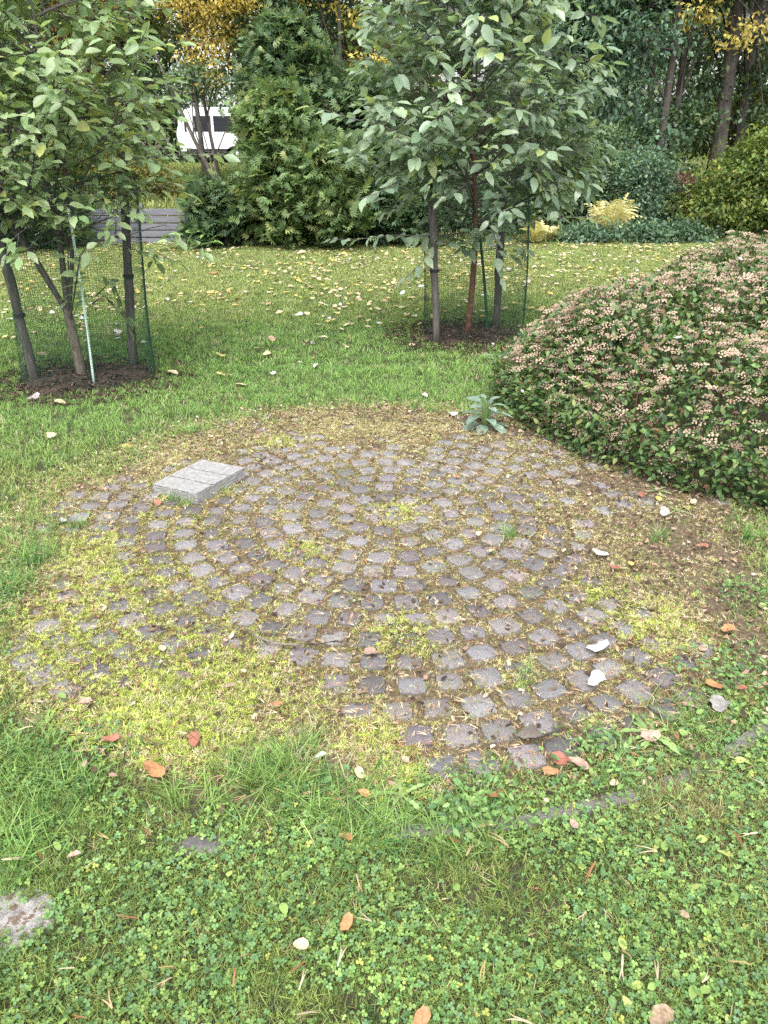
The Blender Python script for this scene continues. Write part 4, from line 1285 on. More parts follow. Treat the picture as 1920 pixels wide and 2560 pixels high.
# thuja bushes: upright fans of scale leaves
def thuja(label, x, y, w, h, n, pal, name='thuja_bush', lumpy=.50, seed=1):
    z0 = float(gz(x, y))
    root = empty(name, (x, y, z0), label, 'shrub', 'evergreen shrubs behind the lawn')
    parts = []
    for i in range(6):
        a = (i - 2.5) * .36
        L = .75 + .25 * math.cos(a * 1.4)
        e = np.array([math.sin(a) * L, math.cos(a) * L, -.16 * L]); b = np.array([math.sin(a) * .12, .1 + .06 * i % .2, 0])
        s = np.array([math.cos(a), -math.sin(a), .3]) * .10
        m_ = (e + b) * .55 + np.array([0, 0, .05])
        parts.append(([b, m_ - s, e, m_ + s], [[0, 2, 1], [0, 3, 2]]))
    tv, tf = merge(parts)
    r_ = np.random.default_rng(seed)
    nb = int(n / 26)
    bt = r_.random(nb) ** .8; ba = r_.uniform(0, 6.283, nb)
    prof = np.interp(bt, [0, .12, .45, .8, 1], [.85, 1.0, .95, .66, .25]) * w / 2
    blen = prof * r_.uniform(.70, 1.25, nb)
    bdir = np.stack([np.cos(ba), np.sin(ba), r_.uniform(.15, .6, nb) + .35 * bt], 1)
    tone = r_.uniform(.70, 1.30, nb)
    bi = r_.integers(0, nb, n)
    q = r_.random(n) ** .55
    p = np.stack([np.zeros(n), np.zeros(n), -.02 + bt[bi] * h * .88], 1) + bdir[bi] * (q * blen[bi])[:, None]
    p += r_.normal(0, 1, (n, 3)) * (.055 + .05 * q)[:, None]
    p[:, 2] = np.maximum(np.abs(p[:, 2]), .05)
    out = bdir[bi] * [1, 1, 0]
    d = out * .85 + np.array([0, 0, .25]) + r_.normal(0, .40, (n, 3))
    nn = r_.normal(0, .45, (n, 3)) + np.array([0, 0, .8]) + out * .75
    sc_ = r_.uniform(.10, .21, n)
    v, f, k = batch(tv, tf, frames(d, nn), p, sc_)
    c = mixcols(pal, np.tile(W4, (n, 1))) * tone[bi][:, None] * rng.uniform(.8, 1.2, (n, 1)) * 1.05
    me = mesh_np('foliage', v, f); set_col(me, c[:, None].repeat(k, 1).reshape(-1, 3))
    o = obj('foliage', me, M['l_far'], root); o['kind'] = 'stuff'
    V, F = tube([(0, 0, -.05), (.03, 0, h * .5), (0, 0, h * .9)], [.06, .04, .012], 7)
    obj('trunk', mesh_np('trunk', V, F, True), M['oldbark'], root)
TH = [(0.115, 0.18, 0.07), (0.155, 0.225, 0.08), (0.08, 0.135, 0.055), (0.21, 0.24, 0.085)]
THD = [(0.08, 0.135, 0.062), (0.11, 0.17, 0.07), (0.055, 0.10, 0.05), (0.16, 0.195, 0.08)]
thuja('tall bright green thuja in the middle of the evergreens', X(695, 15.0), 15.0, 1.45, 2.75, 7000, TH, seed=1)
thuja('broad bushy thuja nearest the red-brown young tree', X(800, 14.9), 14.9, 1.75, 1.75, 6000, TH, seed=2)
thuja('small dark thuja covering the end of the board fence', X(522, 14.9), 14.9, .85, 1.05, 2600, THD, seed=3)
thuja('tall dark evergreen column rising behind the bright thuja', X(730, 16.6), 16.6, 2.0, 3.5, 6000, THD, seed=4)
thuja('dark evergreen behind the broad thuja', X(900, 16.4), 16.4, 2.0, 2.5, 5000, THD, seed=5)
thuja('dark spreading evergreen low behind the hanging boughs of the red-brown young tree', X(985, 15.4), 15.4, 1.5, 1.15, 4000, DG, seed=8)
thuja('low dark evergreen at the picture edge beside the fence', X(40, 14.6), 14.6, 1.7, 1.15, 3800, THD, seed=6)
thuja('dark evergreen clump in front of the fence beside the cane', X(110, 14.7), 14.7, .85, .95, 2200, THD, seed=7)

# right hand border: shrubs
bg_tree('garden_shrub', 'rounded yellow green shrub at the picture edge beyond the tan seed heads', (X(1850, 16.4), 16.4, 0), 1.2, .03,
        [(.15, 0, .9, 1.0, .9, .85), (.8, -.1, 1.2, .9, .9, .9), (-.45, -.3, .6, .65, .6, .5), (.3, -.2, 1.5, .5, .4, .4)], 7000, .10, YG, W4, 'shrub', 'border shrubs', 8, r_cl=.16)
bg_tree('garden_shrub', 'dark shrub with blue green leaves left of the yellow green shrub', (X(1650, 16.9), 16.9, 0), 1.0, .03,
        [(0, 0, .7, .7, .6, .65), (-.3, -.1, 1.0, .6, .5, .5)], 3600, .08, BL, W4, 'shrub', 'border shrubs', 6, r_cl=.14)
bg_tree('garden_shrub', 'dark leafy shrub behind the red-brown young tree', (X(1180, 17.0), 17.0, 0), 1.3, .03,
        [(0, 0, .9, 1.3, .8, .85), (.9, 0, .7, .9, .7, .7), (-.9, .1, 1.2, .8, .7, .8)], 7000, .10, DG, W4, 'shrub', 'border shrubs', 8, r_cl=.2)
bg_tree('garden_shrub', 'dark shrub standing between the two pale ferns', (X(1440, 17.4), 17.4, 0), 1.3, .03,
        [(0, 0, .9, .8, .7, .9), (.5, .2, 1.2, .7, .6, .7)], 5000, .09, DG, W4, 'shrub', 'border shrubs', 8, r_cl=.18)
bg_tree('garden_shrub', 'thin shrub of reddish brown seed spikes by the yellow green shrub', (X(1718, 16.5), 16.5, 0), 1.5, .02,
        [(0, 0, 1.25, .10, .1, .45), (.1, 0, .8, .14, .12, .3)], 330, .06, [(0.16, 0.075, 0.06), (0.27, 0.11, 0.08), (0.14, 0.06, 0.05), (0.16, 0.13, 0.06)], W4, 'shrub', 'border shrubs', 6, r_cl=.10)
bg_tree('ground_cover_plant', 'low blue green leafy plant along the right border of the lawn', (X(1590, 15.9), 15.9, 0), .25, .01,
        [(0, 0, .16, 1.2, .35, .22), (.9, -.1, .2, .8, .3, .25)], 3600, .085, BL, W4, 'plant', 'border plants', 0, r_cl=.12)
bg_tree('ground_cover_plant', 'low blue green leafy plant near the pale fern', (X(1470, 15.9), 15.9, 0), .2, .01,
        [(0, 0, .14, .5, .3, .18)], 900, .085, BL, W4, 'plant', 'border plants', 0, r_cl=.1)

def fern(label, x, y, h, n):
    z0 = float(gz(x, y)); r = random.Random(int(x * 31))
    root = empty('fern', (x, y, z0), label, 'fern', 'ferns turned pale yellow')
    for i in range(n):
        a = 2 * math.pi * i / n + r.uniform(-.2, .2); L = h * r.uniform(.8, 1.15); parts = []
        o_ = np.array([math.cos(a), math.sin(a), 0]); s_ = np.array([-math.sin(a), math.cos(a), 0])
        sp_ = .25 + .55 * ((i * .618) % 1)
        ax = [o_ * (sp_ * L * t ** 1.5) + np.array([0, 0, L * ((1.25 - .4 * sp_) * t - (.25 + .45 * sp_) * t ** 3)]) for t in np.linspace(0, 1, 13)]
        parts.append(ribbon(ax, [.006] * 12, s_))
        for j in range(2, 12):
            w_ = .30 * L * math.sin(math.pi * (j / 12.5) ** .7)
            for sg in (-1, 1):
                b = ax[j]; e = b + s_ * sg * w_ + o_ * w_ * .35 - np.array([0, 0, w_ * .2]); m_ = (b + e) / 2
                u = (ax[j] - ax[j - 1]); u = u / np.linalg.norm(u) * .028
                parts.append(([b, m_ + u, e, m_ - u], [[0, 1, 2], [0, 2, 3]]))
        v, f = merge(parts)
        me = mesh_np('frond', v, f); set_col(me, np.tile(np.array([[.54, .50, .25]]) * r.uniform(.8, 1.15), (len(v), 1)))
        obj('frond', me, M['l_mesh'], root)
fern('pale yellow fern low beside the dark green netting', X(1350, 15.6), 15.6, .62, 13)
fern('larger pale yellow fern standing above the blue green plants', X(1545, 16.3), 16.3, 1.05, 17)
fern('small pale yellow fern at the edge of the leafy border', X(1400, 15.9), 15.9, .42, 9)

# hosta-like plant at the fence
def round_leaf_plant(name, label, base, leaves, col, mat, cat='plant', shape=None):
    root = empty(name, tuple(base), label, cat)
    for (dx, dy, dz, L, az, tl, rl) in leaves:
        o = obj('leaf', shape, mat and None, root, (dx, dy, dz))
        o.rotation_euler = (tl, rl, az); o.scale = (L, L, L)
        b = random.uniform(.8, 1.2); o.color = (col[0] * b, col[1] * b, col[2] * b, 1)
    V, F = join_tubes([tube([(0, 0, -.02), (l[0] * .5, l[1] * .5, l[2] * .7), (l[0], l[1], l[2])], [.006, .005, .004], 4, False) for l in leaves])
    o = obj('stalks', mesh_np('stalks', V, F), M['stalk'], root)
    return root
M['stalk'] = noise_mat('green_stalk', [(0.10, 0.17, 0.06), (0.15, 0.22, 0.08)], 30, 3, 0.6, 0)
rv, rf = ovate(1, 1.0, .12, .22, 6)
round_me = mesh_np('leaf', rv, rf, True); round_me.materials.append(M['l_obj'])
pr = random.Random(17)
b = np.array([X(440, 14.3), 14.3, float(gz(X(440, 14.3), 14.3))])
round_leaf_plant('broad_leaf_plant', 'pale green plant with broad round leaves at the foot of the fence', b,
                 [(pr.uniform(-.35, .55), pr.uniform(-.2, .2), pr.uniform(.08, .30), pr.uniform(.16, .24), pr.uniform(0, 6.28), pr.uniform(-.3, .5), pr.uniform(-.3, .3)) for _ in range(16)], (.22, .36, .12), None, shape=round_me)

# nettle-like grey green plant beside the bush
tv_, tf_ = ovate(1, .50, .14, .25, 7)
tv_ = tv_.copy()
for i in range(len(tv_)):
    if abs(tv_[i][0]) > 1e-6 and i % 3 != 1: pass
neme = mesh_np('leaf', tv_, tf_, True); neme.materials.append(M['l_obj'])
b = G(1212, 1075); b[2] = PZ * 0
lv_ = []
for ring_, (k, z, rad_, L, tl) in enumerate(((7, .04, .04, .145, -.05), (6, .10, .04, .13, .25), (5, .16, .035, .105, .5), (4, .20, .02, .075, .8))):
    for j in range(k):
        a = 2 * math.pi * j / k + ring_ * .6 + pr.uniform(-.2, .2)
        lv_.append((math.cos(a) * rad_, math.sin(a) * rad_, z + pr.uniform(-.015, .02), L * pr.uniform(.8, 1.15), a - math.pi / 2, tl * .7 + pr.uniform(-.15, .1), pr.uniform(-.2, .2)))
round_leaf_plant('weed_plant', 'grey green pointed-leaf weed at the corner of the tan shrub', b, lv_, (.15, .215, .165), None, shape=neme)
b2 = G(1240, 985); 
lv_ = [(math.cos(a) * .03, math.sin(a) * .03, .26 + pr.uniform(-.03, .03), .085, a - math.pi / 2, .35, pr.uniform(-.2, .2)) for a in np.linspace(0, 5.5, 6)]
round_leaf_plant('weed_plant', 'smaller grey green weed poking out above the larger one', b2, lv_, (.13, .21, .13), None, shape=neme)

# ------------------------------------------------------------------ trees beyond
def tall(name, label, px, Y, trunk_top, tr, spec, n, size, pal, w=W4, group='trees beyond the lawn', **kw):
    """spec: (px, py, dY, rx, ry, rz) crown lobes given where they are seen"""
    x = X(px, Y); z0 = float(gz(x, Y)) - .05
    ells = []
    for (lx, ly, dY, a, b_, c_) in spec:
        p_ = AT(lx, ly, Y + dY); ells.append((p_[0] - x, dY, p_[2] - z0, a, b_, c_))
    return bg_tree(name, label, (x, Y, 0), trunk_top, tr, ells, n, size, pal, w, 'tree', group, **kw)

# dark blue green tree, centre right
tall('broadleaf_tree', 'dark blue green tree with hanging boughs behind the red-brown young tree', 1640, 19.0, 7, .10,
     [(1400, 60, -.3, 1.5, 1.0, .8), (1560, 90, 0, 1.4, 1.0, .7), (1480, 230, -.2, 1.0, .9, .5), (1330, 160, .2, 1.0, .8, .8), (1600, 330, -.4, 1.0, .6, .35), (1480, -150, 0, 2.2, 1.5, 1.2)], 9000, .15, BL, W4, limbs=14, r_cl=.26)
tall('broadleaf_tree', 'slender dark trunk hung with dark leaves beside the blue green tree', 1668, 19.8, 7, .09,
     [(1680, 300, .2, .9, .7, .4), (1560, 400, -.3, .9, .5, .35), (1650, 430, 0, .8, .6, .4), (1700, -120, 0, 2.0, 1.4, 1.1)], 5200, .14, DG, W4, limbs=8, r_cl=.24)
tall('broadleaf_tree', 'thick grey trunk with dark green boughs above the yellow green shrub', 1785, 20.0, 8, .19,
     [(1860, 150, .4, 1.2, .8, .5), (1740, 260, .6, .9, .7, .4), (1880, 260, .2, .9, .6, .4), (1800, -200, 0, 2.6, 1.6, 1.0)], 5200, .14, DG, W4, limbs=9, r_cl=.26)
tall('broadleaf_tree', 'second grey trunk beside the thick grey trunk', 1838, 20.6, 8, .14,
     [(1890, 330, .2, .9, .7, .4), (1920, 200, .5, 1.0, .8, .5), (1900, -180, 0, 2.4, 1.6, 1.0)], 4200, .14, OL, W4, limbs=8, r_cl=.26)
tall('maple_tree', 'golden yellow maple leaves in front of grey trunks, top corner', 1930, 19.2, 7, .10,
     [(1800, 60, -.2, .95, .7, .32), (1720, 20, 0, .6, .5, .25), (1880, 100, 0, .6, .5, .3), (1850, -150, 0, 1.8, 1.2, .8)], 1500, .125, YE, [.45, .35, .12, .08], limbs=6, r_cl=.2)
tall('maple_tree', 'olive and yellow undergrowth maple behind the second grey trunk', 1905, 22.5, 6, .08,
     [(1880, 280, 0, 1.2, .8, .6), (1780, 330, 0, .9, .8, .5), (1920, 380, 0, 1.0, .8, .5)], 3200, .13, OL, [.35, .25, .2, .2], limbs=6, r_cl=.25)
# centre
tall('broadleaf_tree', 'olive tree with grey double trunk above the evergreens', 765, 22.0, 9, .15,
     [(620, 40, 0, 1.5, 1.0, .8), (760, 200, .5, 1.4, 1.0, .7), (900, 120, .3, 1.3, 1.0, .8), (700, -150, 0, 2.6, 1.8, 1.2)], 7500, .13, OL, [.45, .25, .22, .08], limbs=12, r_cl=.28)
tall('broadleaf_tree', 'dark leaning trunk beside the grey double trunk', 728, 22.6, 9, .11,
     [(640, 140, .4, 1.2, .9, .8), (820, 60, .5, 1.3, .9, .7), (760, -200, 0, 2.4, 1.6, 1.0)], 4800, .13, DG, W4, limbs=9, r_cl=.28, lean=(.9, 0))
tall('maple_tree', 'sprig of yellow maple leaves beside the double trunk', 850, 20.5, 6, .06,
     [(880, 25, 0, .45, .3, .22), (735, 15, 0, .35, .3, .15), (930, 150, .2, .35, .3, .3), (980, 160, 0, .3, .3, .2), (800, -120, 0, 1.5, 1.0, .7)], 1000, .12, YE, [.45, .35, .1, .1], limbs=5, r_cl=.16)
tall('broadleaf_tree', 'thin grey brown half bare tree between evergreens and young tree', 980, 21.0, 7, .06,
     [(930, 250, 0, 1.1, .8, .5), (1010, 180, .3, .9, .7, .6), (880, 300, -.2, .8, .6, .4)], 3600, .09, [(0.13, 0.13, 0.065), (0.17, 0.155, 0.085), (0.09, 0.10, 0.05), (0.20, 0.16, 0.07)], W4, limbs=16, r_cl=.24)
tall('broadleaf_tree', 'dark tree filling the gap behind the red-brown young tree', 1230, 24.0, 8, .12,
     [(1230, 330, 0, 1.8, 1.0, .8), (1330, 260, .2, 1.6, 1.0, .9), (1080, 400, 0, 1.2, .9, .7), (1400, 400, 0, 1.3, .9, .6), (1250, -250, 0, 2.4, 1.5, .8)], 7500, .13, DG, W4, limbs=12, r_cl=.3)
# left
tall('birch_tree', 'golden birch glowing behind the multi-stemmed young tree, upper picture edge', 190, 19.5, 8, .08,
     [(190, 50, 0, .45, .4, .6), (175, 130, .2, .35, .4, .4), (240, -60, 0, 1.2, 1.0, .8)], 3000, .10, [(0.62, 0.36, 0.06), (0.66, 0.42, 0.08), (0.52, 0.28, 0.06), (0.40, 0.34, 0.08)], W4, limbs=8, r_cl=.25)
tall('birch_tree', 'golden birch hanging above the white caravan', 505, 19.4, 8, .06,
     [(512, 130, 0, .36, .4, .55), (490, 190, .2, .26, .4, .32), (540, 70, .1, .32, .4, .4), (500, -60, 0, 1.3, 1.0, .8)], 5200, .09, YE, [.5, .3, .15, .05], limbs=8, r_cl=.2)
tall('broadleaf_tree', 'dark tree with thin crooked trunk in front of the caravan', 545, 20.0, 6, .045,
     [(395, 250, 0, .35, .4, .45), (415, 50, .2, .5, .5, .6), (660, 60, .2, .8, .8, .8), (385, 150, .3, .35, .5, .6), (560, -120, 0, 2.0, 1.2, .9)], 5200, .11, DG, W4, limbs=10, r_cl=.2, lean=(-.5, 0))
tall('broadleaf_tree', 'slanting bare lower trunk rising from the bank by the small thuja', 565, 17.6, 3.2, .05,
     [(470, 200, .4, .5, .4, .3)], 500, .10, DG, W4, limbs=4, r_cl=.18, lean=(-1.5, .4))
tall('broadleaf_tree', 'olive tree standing behind the multi-stemmed young tree', 280, 21.0, 7, .10,
     [(260, 230, 0, 1.0, .9, .6), (200, 330, 0, 1.2, .8, .6), (330, 60, .2, .6, .8, .6), (80, 260, 0, 1.2, .9, .8), (220, -150, 0, 2.4, 1.4, .9)], 7500, .12, OL, [.45, .25, .2, .1], limbs=12, r_cl=.28)
tall('broadleaf_tree', 'dark green tree at the far picture edge behind the leaning stake', 30, 19.0, 7, .12,
     [(30, 330, 0, 1.3, .8, .7), (-60, 180, 0, 1.4, 1.0, .9), (100, 420, 0, 1.2, .7, .5), (40, -100, 0, 2.2, 1.4, 1.0)], 7500, .12, DG, W4, limbs=12, r_cl=.28)
tall('broadleaf_tree', 'bushy understory shrub tree on the bank behind the fence', 330, 18.5, 2.0, .05,
     [(300, 440, 0, 1.0, .6, .4), (180, 460, 0, 1.0, .6, .4), (420, 470, .3, .5, .5, .22)], 3600, .09, [(0.14, 0.16, 0.035), (0.20, 0.20, 0.04), (0.09, 0.12, 0.03), (0.24, 0.15, 0.05)], W4, limbs=10, r_cl=.2)

# dense far trees closing the view, with gaps
for i, (px, Y, top, pal, lab) in enumerate([
        (-150, 30, -350, DG, 'far dark tree beyond the picture edge side of the golden birch'), (60, 33, -350, OL, 'far olive tree behind the golden birch'), (330, 32, -350, DG, 'far dark tree between the two golden birches'),
        (620, 31, -350, DG, 'far dark tree behind the tall evergreen column'), (830, 34, -350, OL, 'far olive tree behind the grey double trunk'), (960, 30, -350, DG, 'far dark tree left of the pale house'),
        (1290, 31, -350, DG, 'far dark tree right of the pale house'), (1480, 34, -350, OL, 'far olive tree behind the blue green tree'), (1610, 30, -350, DG, 'far dark tree behind the slender dark trunk'),
        (1850, 31, -350, DG, 'far dark tree behind the grey trunks'), (2050, 33, -350, OL, 'far olive tree at the right picture edge'),
        (-60, 37, -350, DG, 'farthest dark tree behind the leaning stake'), (160, 38, -350, DG, 'farthest dark tree behind the golden birch at the edge'), (250, 31, -350, OL, 'far olive tree close behind the golden birch'), (440, 37, -350, OL, 'farthest olive tree above the caravan'), (720, 38, -350, DG, 'farthest dark tree between evergreen column and double trunk'), (1400, 38, -350, DG, 'farthest dark tree behind the olive one'), (1730, 37, -350, DG, 'farthest dark tree left of the thick grey trunk')]):
    tall('broadleaf_tree', lab, px, Y, 9, .16, [(px, 250, 0, 2.1, 1.2, 1.1), (px + 50, 60, .3, 2.2, 1.3, 1.3), (px - 60, 370, -.3, 1.8, 1.0, .9), (px, -200, 0, 3.2, 2.0, 2.0), (px + 40, 440, 0, 1.6, .8, .5)], 5600, .20, pal, W4,
         group='far trees closing the view', limbs=9, r_cl=.42)

# ------------------------------------------------------------------ caravan, house, pickets
def caravan():
    Y = 28.5; x0 = X(447, Y); z0 = float(gz(x0 + 2, Y))
    root = empty('caravan', (x0, Y, z0), 'white caravan with dark windows parked beyond the hedge', 'caravan')
    L, D, zb, zt = 4.6, 2.1, .45, Z(268, Y) - z0
    prof = [(0.10, zb), (0.0, zb + .5), (.05, zb + (zt - zb) * .55), (.32, zt - .08), (.6, zt), (L - .6, zt), (L - .2, zt - .12), (L, zb + .6), (L - .08, zb)]
    n = len(prof)
    V = [(x, 0, z) for x, z in prof] + [(x, D, z) for x, z in prof]
    F = [list(range(n)), list(range(2 * n - 1, n - 1, -1))] + [[i, i + n, (i + 1) % n + n, (i + 1) % n] for i in range(n)]
    o = obj('body', mesh_np('body', V, F), M['caravan_white'], root); bevel(o, .05, 3)
    zm = zb + (zt - zb) * .50
    for a, b in ((.62, 1.18), (1.26, 2.3), (3.0, 3.9)):
        v, f = boxv(a, b, -.015, .01, zm - .05, zm + .42)
        w_ = obj('window', mesh_np('window', v, f), M['dark_glass'], root); bevel(w_, .02)
        v, f = boxv(a + .04, b - .04, -.022, -.014, zm + .15, zm + .17)
        obj('bar', mesh_np('bar', v, f), M['rubber'], w_)
    v, f = boxv(.10, .50, -.012, .01, zb + .12, zt - .35); o = obj('door', mesh_np('door', v, f), M['house_trim'], root)
    v, f = boxv(.30, .36, -.03, -.011, zm - .05, zm + .30); obj('handle', mesh_np('handle', v, f), M['rubber'], o)
    v, f = boxv(.3, L - .3, -.02, .0, zb + .02, zb + .10); obj('trim', mesh_np('trim', v, f), M['rubber'], root)
    for xw in (1.9, 2.6):
        V, F = tube([(xw, -.02, .32), (xw, .2, .32)], [.32, .32], 20); w_ = obj('wheel', mesh_np('wheel', V, F), M['rubber'], root)
        V, F = tube([(xw, -.03, .32), (xw, -.02, .32)], [.18, .18], 16); obj('rim', mesh_np('rim', V, F), M['house_trim'], w_)
caravan()

def house(label, pxl, pxr, Y, top, D, nwin):
    x0, x1 = X(pxl, Y, 100), X(pxr, Y, 100); z0 = float(gz((x0 + x1) / 2, Y)); H = top
    root = empty('house', ((x0 + x1) / 2, Y, z0), label, 'house')
    w = x1 - x0
    v, f = boxv(-w / 2, w / 2, 0, D, -.3, H); obj('wall', mesh_np('wall', v, f), M['house_wall'], root)
    k = 0
    zz_ = 0.05
    while zz_ < H - .1:
        v, f = boxv(-w / 2 - .01, w / 2 + .01, -.02, -.001, zz_, zz_ + .19); obj('cladding_board', mesh_np('cladding_board', v, f), M['house_wall'], root); zz_ += .21
    for i in range(nwin):
        cx = -w / 2 + w * (i + .5) / nwin
        for zc in (1.4, 4.0):
            if zc + .8 > H: continue
            v, f = boxv(cx - .6, cx + .6, -.05, -.021, zc - .7, zc + .7); wi = obj('window', mesh_np('window', v, f), M['house_trim'], root)
            for sx in (-1, 1):
                v, f = boxv(cx + sx * .28 - .24, cx + sx * .28 + .24, -.06, -.051, zc - .6, zc + .6); obj('pane', mesh_np('pane', v, f), M['dark_glass'], wi)
    V = [(-w / 2 - .5, -.6, H - .05), (w / 2 + .5, -.6, H - .05), (w / 2 + .5, D / 2, H + 2.2), (-w / 2 - .5, D / 2, H + 2.2), (w / 2 + .5, D + .6, H - .05), (-w / 2 - .5, D + .6, H - .05)]
    V += [(a, b_, c - .15) for a, b_, c in V]
    F = [[0, 1, 2, 3], [3, 2, 4, 5], [7, 6, 9, 8], [8, 9, 11, 10], [0, 6, 7, 1], [4, 10, 11, 5], [1, 7, 8, 2], [2, 8, 10, 4], [3, 9, 6, 0], [5, 11, 9, 3]]
    obj('roof', mesh_np('roof', V, F), M['roof'], root)
house('pale grey boarded house glimpsed behind the red-brown young tree', 1020, 1330, 40, 6.5, 8, 3)
house('pale house glimpsed between the trunks at the picture edge', 1620, 2000, 42, 6.5, 8, 4)
house('low brown roofed outbuilding glimpsed above the broad thuja', 740, 960, 30, Z(250, 30) - float(gz(-1, 30)), 5, 1)

pk = empty('picket_fence', (X(840, 24), 24, float(gz(X(840, 24), 24))), 'faded pinkish picket fence glimpsed above the broad thuja', 'fence')
zt_ = Z(325, 24) - float(gz(X(840, 24), 24))
for i in range(22):
    x_ = -1.3 + i * .125
    v, f = boxv(x_, x_ + .075, 0, .02, .05, zt_ + .02 * (i % 2)); obj('picket', mesh_np('picket', v, f), M['picket'], pk)
for z_ in (.25, zt_ - .25):
    v, f = boxv(-1.35, 1.5, .021, .06, z_, z_ + .08); obj('rail', mesh_np('rail', v, f), M['picket'], pk)

# grey bucket at the border
b = G(1792, 600); b[2] = float(gz(b[0], b[1]))
root = empty('bucket', tuple(b), 'small grey bucket on the lawn edge in front of the border plants', 'bucket')
V, F = tube([(0, 0, 0), (0, 0, .1), (0, 0, .22), (0, 0, .225)], [.085, .10, .115, .122], 20)
obj('body', mesh_np('body', V, F, True), M['kerb'], root)
V, F = tube([(-.12, 0, .21), (-.08, 0, .28), (0, 0, .31), (.08, 0, .28), (.12, 0, .21)], [.004] * 5, 6)
obj('handle', mesh_np('handle', V, F), M['rubber'], root)

# ------------------------------------------------------------------ stones, twig, bark piece on the ground
def rough_stone(name, c, sx, sy, h, mat, label, seed):
    r = random.Random(seed); V, F = [], []; S = 22
    for j, (q, z) in enumerate(((1.0, -.02), (1.0, h * .4), (.86, h * .85), (.5, h), )):
        for i in range(S):
            a = 2 * math.pi * i / S; w_ = 1 + .14 * math.sin(2 * a + seed) + .10 * math.sin(3 * a + 2 * seed) + r.uniform(-.05, .05)
            V.append((sx * q * w_ * math.cos(a), sy * q * w_ * math.sin(a), z + (r.uniform(-.004, .004) if j > 1 else 0)))
    V.append((0, 0, h))
    for j in range(3):
        for i in range(S):
            i2 = (i + 1) % S; F.append([j * S + i, j * S + i2, (j + 1) * S + i2, (j + 1) * S + i])
    F += [[3 * S + i, 3 * S + (i + 1) % S, 4 * S] for i in range(S)]
    o = obj(name, mesh_np(name, V, F, True), mat, loc=(c[0], c[1], float(gz(c[0], c[1]))))
    tag(o, label, 'stone')
rough_stone('flat_stone', STONE_P, .115, .085, .007, M['stone'], 'pale gritty stone sunk in the lawn at the lower picture edge', 3)
rough_stone('flat_stone', DSTONE_P, .085, .030, .008, M['darkstone'], 'dark flat stone in the grass in front of the paving', 5)

tw = [G(px, py) for px, py in ((620, 1600), (645, 1622), (690, 1636), (740, 1642), (790, 1638), (840, 1632), (890, 1640), (915, 1643))]
tw = np.array([(a, b_, PZ + .024 + .004 * (i % 2)) for i, (a, b_, _) in enumerate(tw)])
V, F = join_tubes([tube(tw - tw[3], [.0035, .0038, .004, .0038, .0035, .003, .0024, .0016], 7), tube([tw[3] - tw[3], (tw[4] + [0, .03, .01]) - tw[3], (tw[5] + [0, .06, .008]) - tw[3]], [.0022, .0018, .001], 5)])
o = obj('twig', mesh_np('twig', V, F, True), M['twig'], loc=tuple(tw[3]))
tag(o, 'thin curved dead twig lying across the mossy paving', 'twig')

# ------------------------------------------------------------------ fallen leaves
fr = random.Random(12)
flat_shapes = {}
def mk(nm, v, f):
    me = mesh_np('fallen_leaf', v, f, True); me.materials.append(M['l_obj']); flat_shapes.setdefault(nm, []).append((me, v, f))
for _ in range(4): mk('crumple', *crumpled(fr, fr.choice([5, 7, 9]), .09, .13, 4, 16))
for _ in range(4): mk('round', *crumpled(fr, 2, .05, .10, 2, 12))
for _ in range(4):
    v, f = ovate(1, .62, fr.uniform(-.1, .25), fr.uniform(-.2, .25), 6, .02, fr); v = v - [0, .5, 0]; v[:, 2] -= v[:, 2].min(); mk('ovate', v, f)
WH, CR_, YL, OR, TN, RD, PK, GY, BR = (.44, .43, .43), (.43, .37, .235), (.42, .32, .10), (.33, .16, .075), (.31, .22, .15), (.25, .10, .07), (.33, .22, .175), (.27, .255, .245), (.12, .08, .06)
S15 = 1.1573
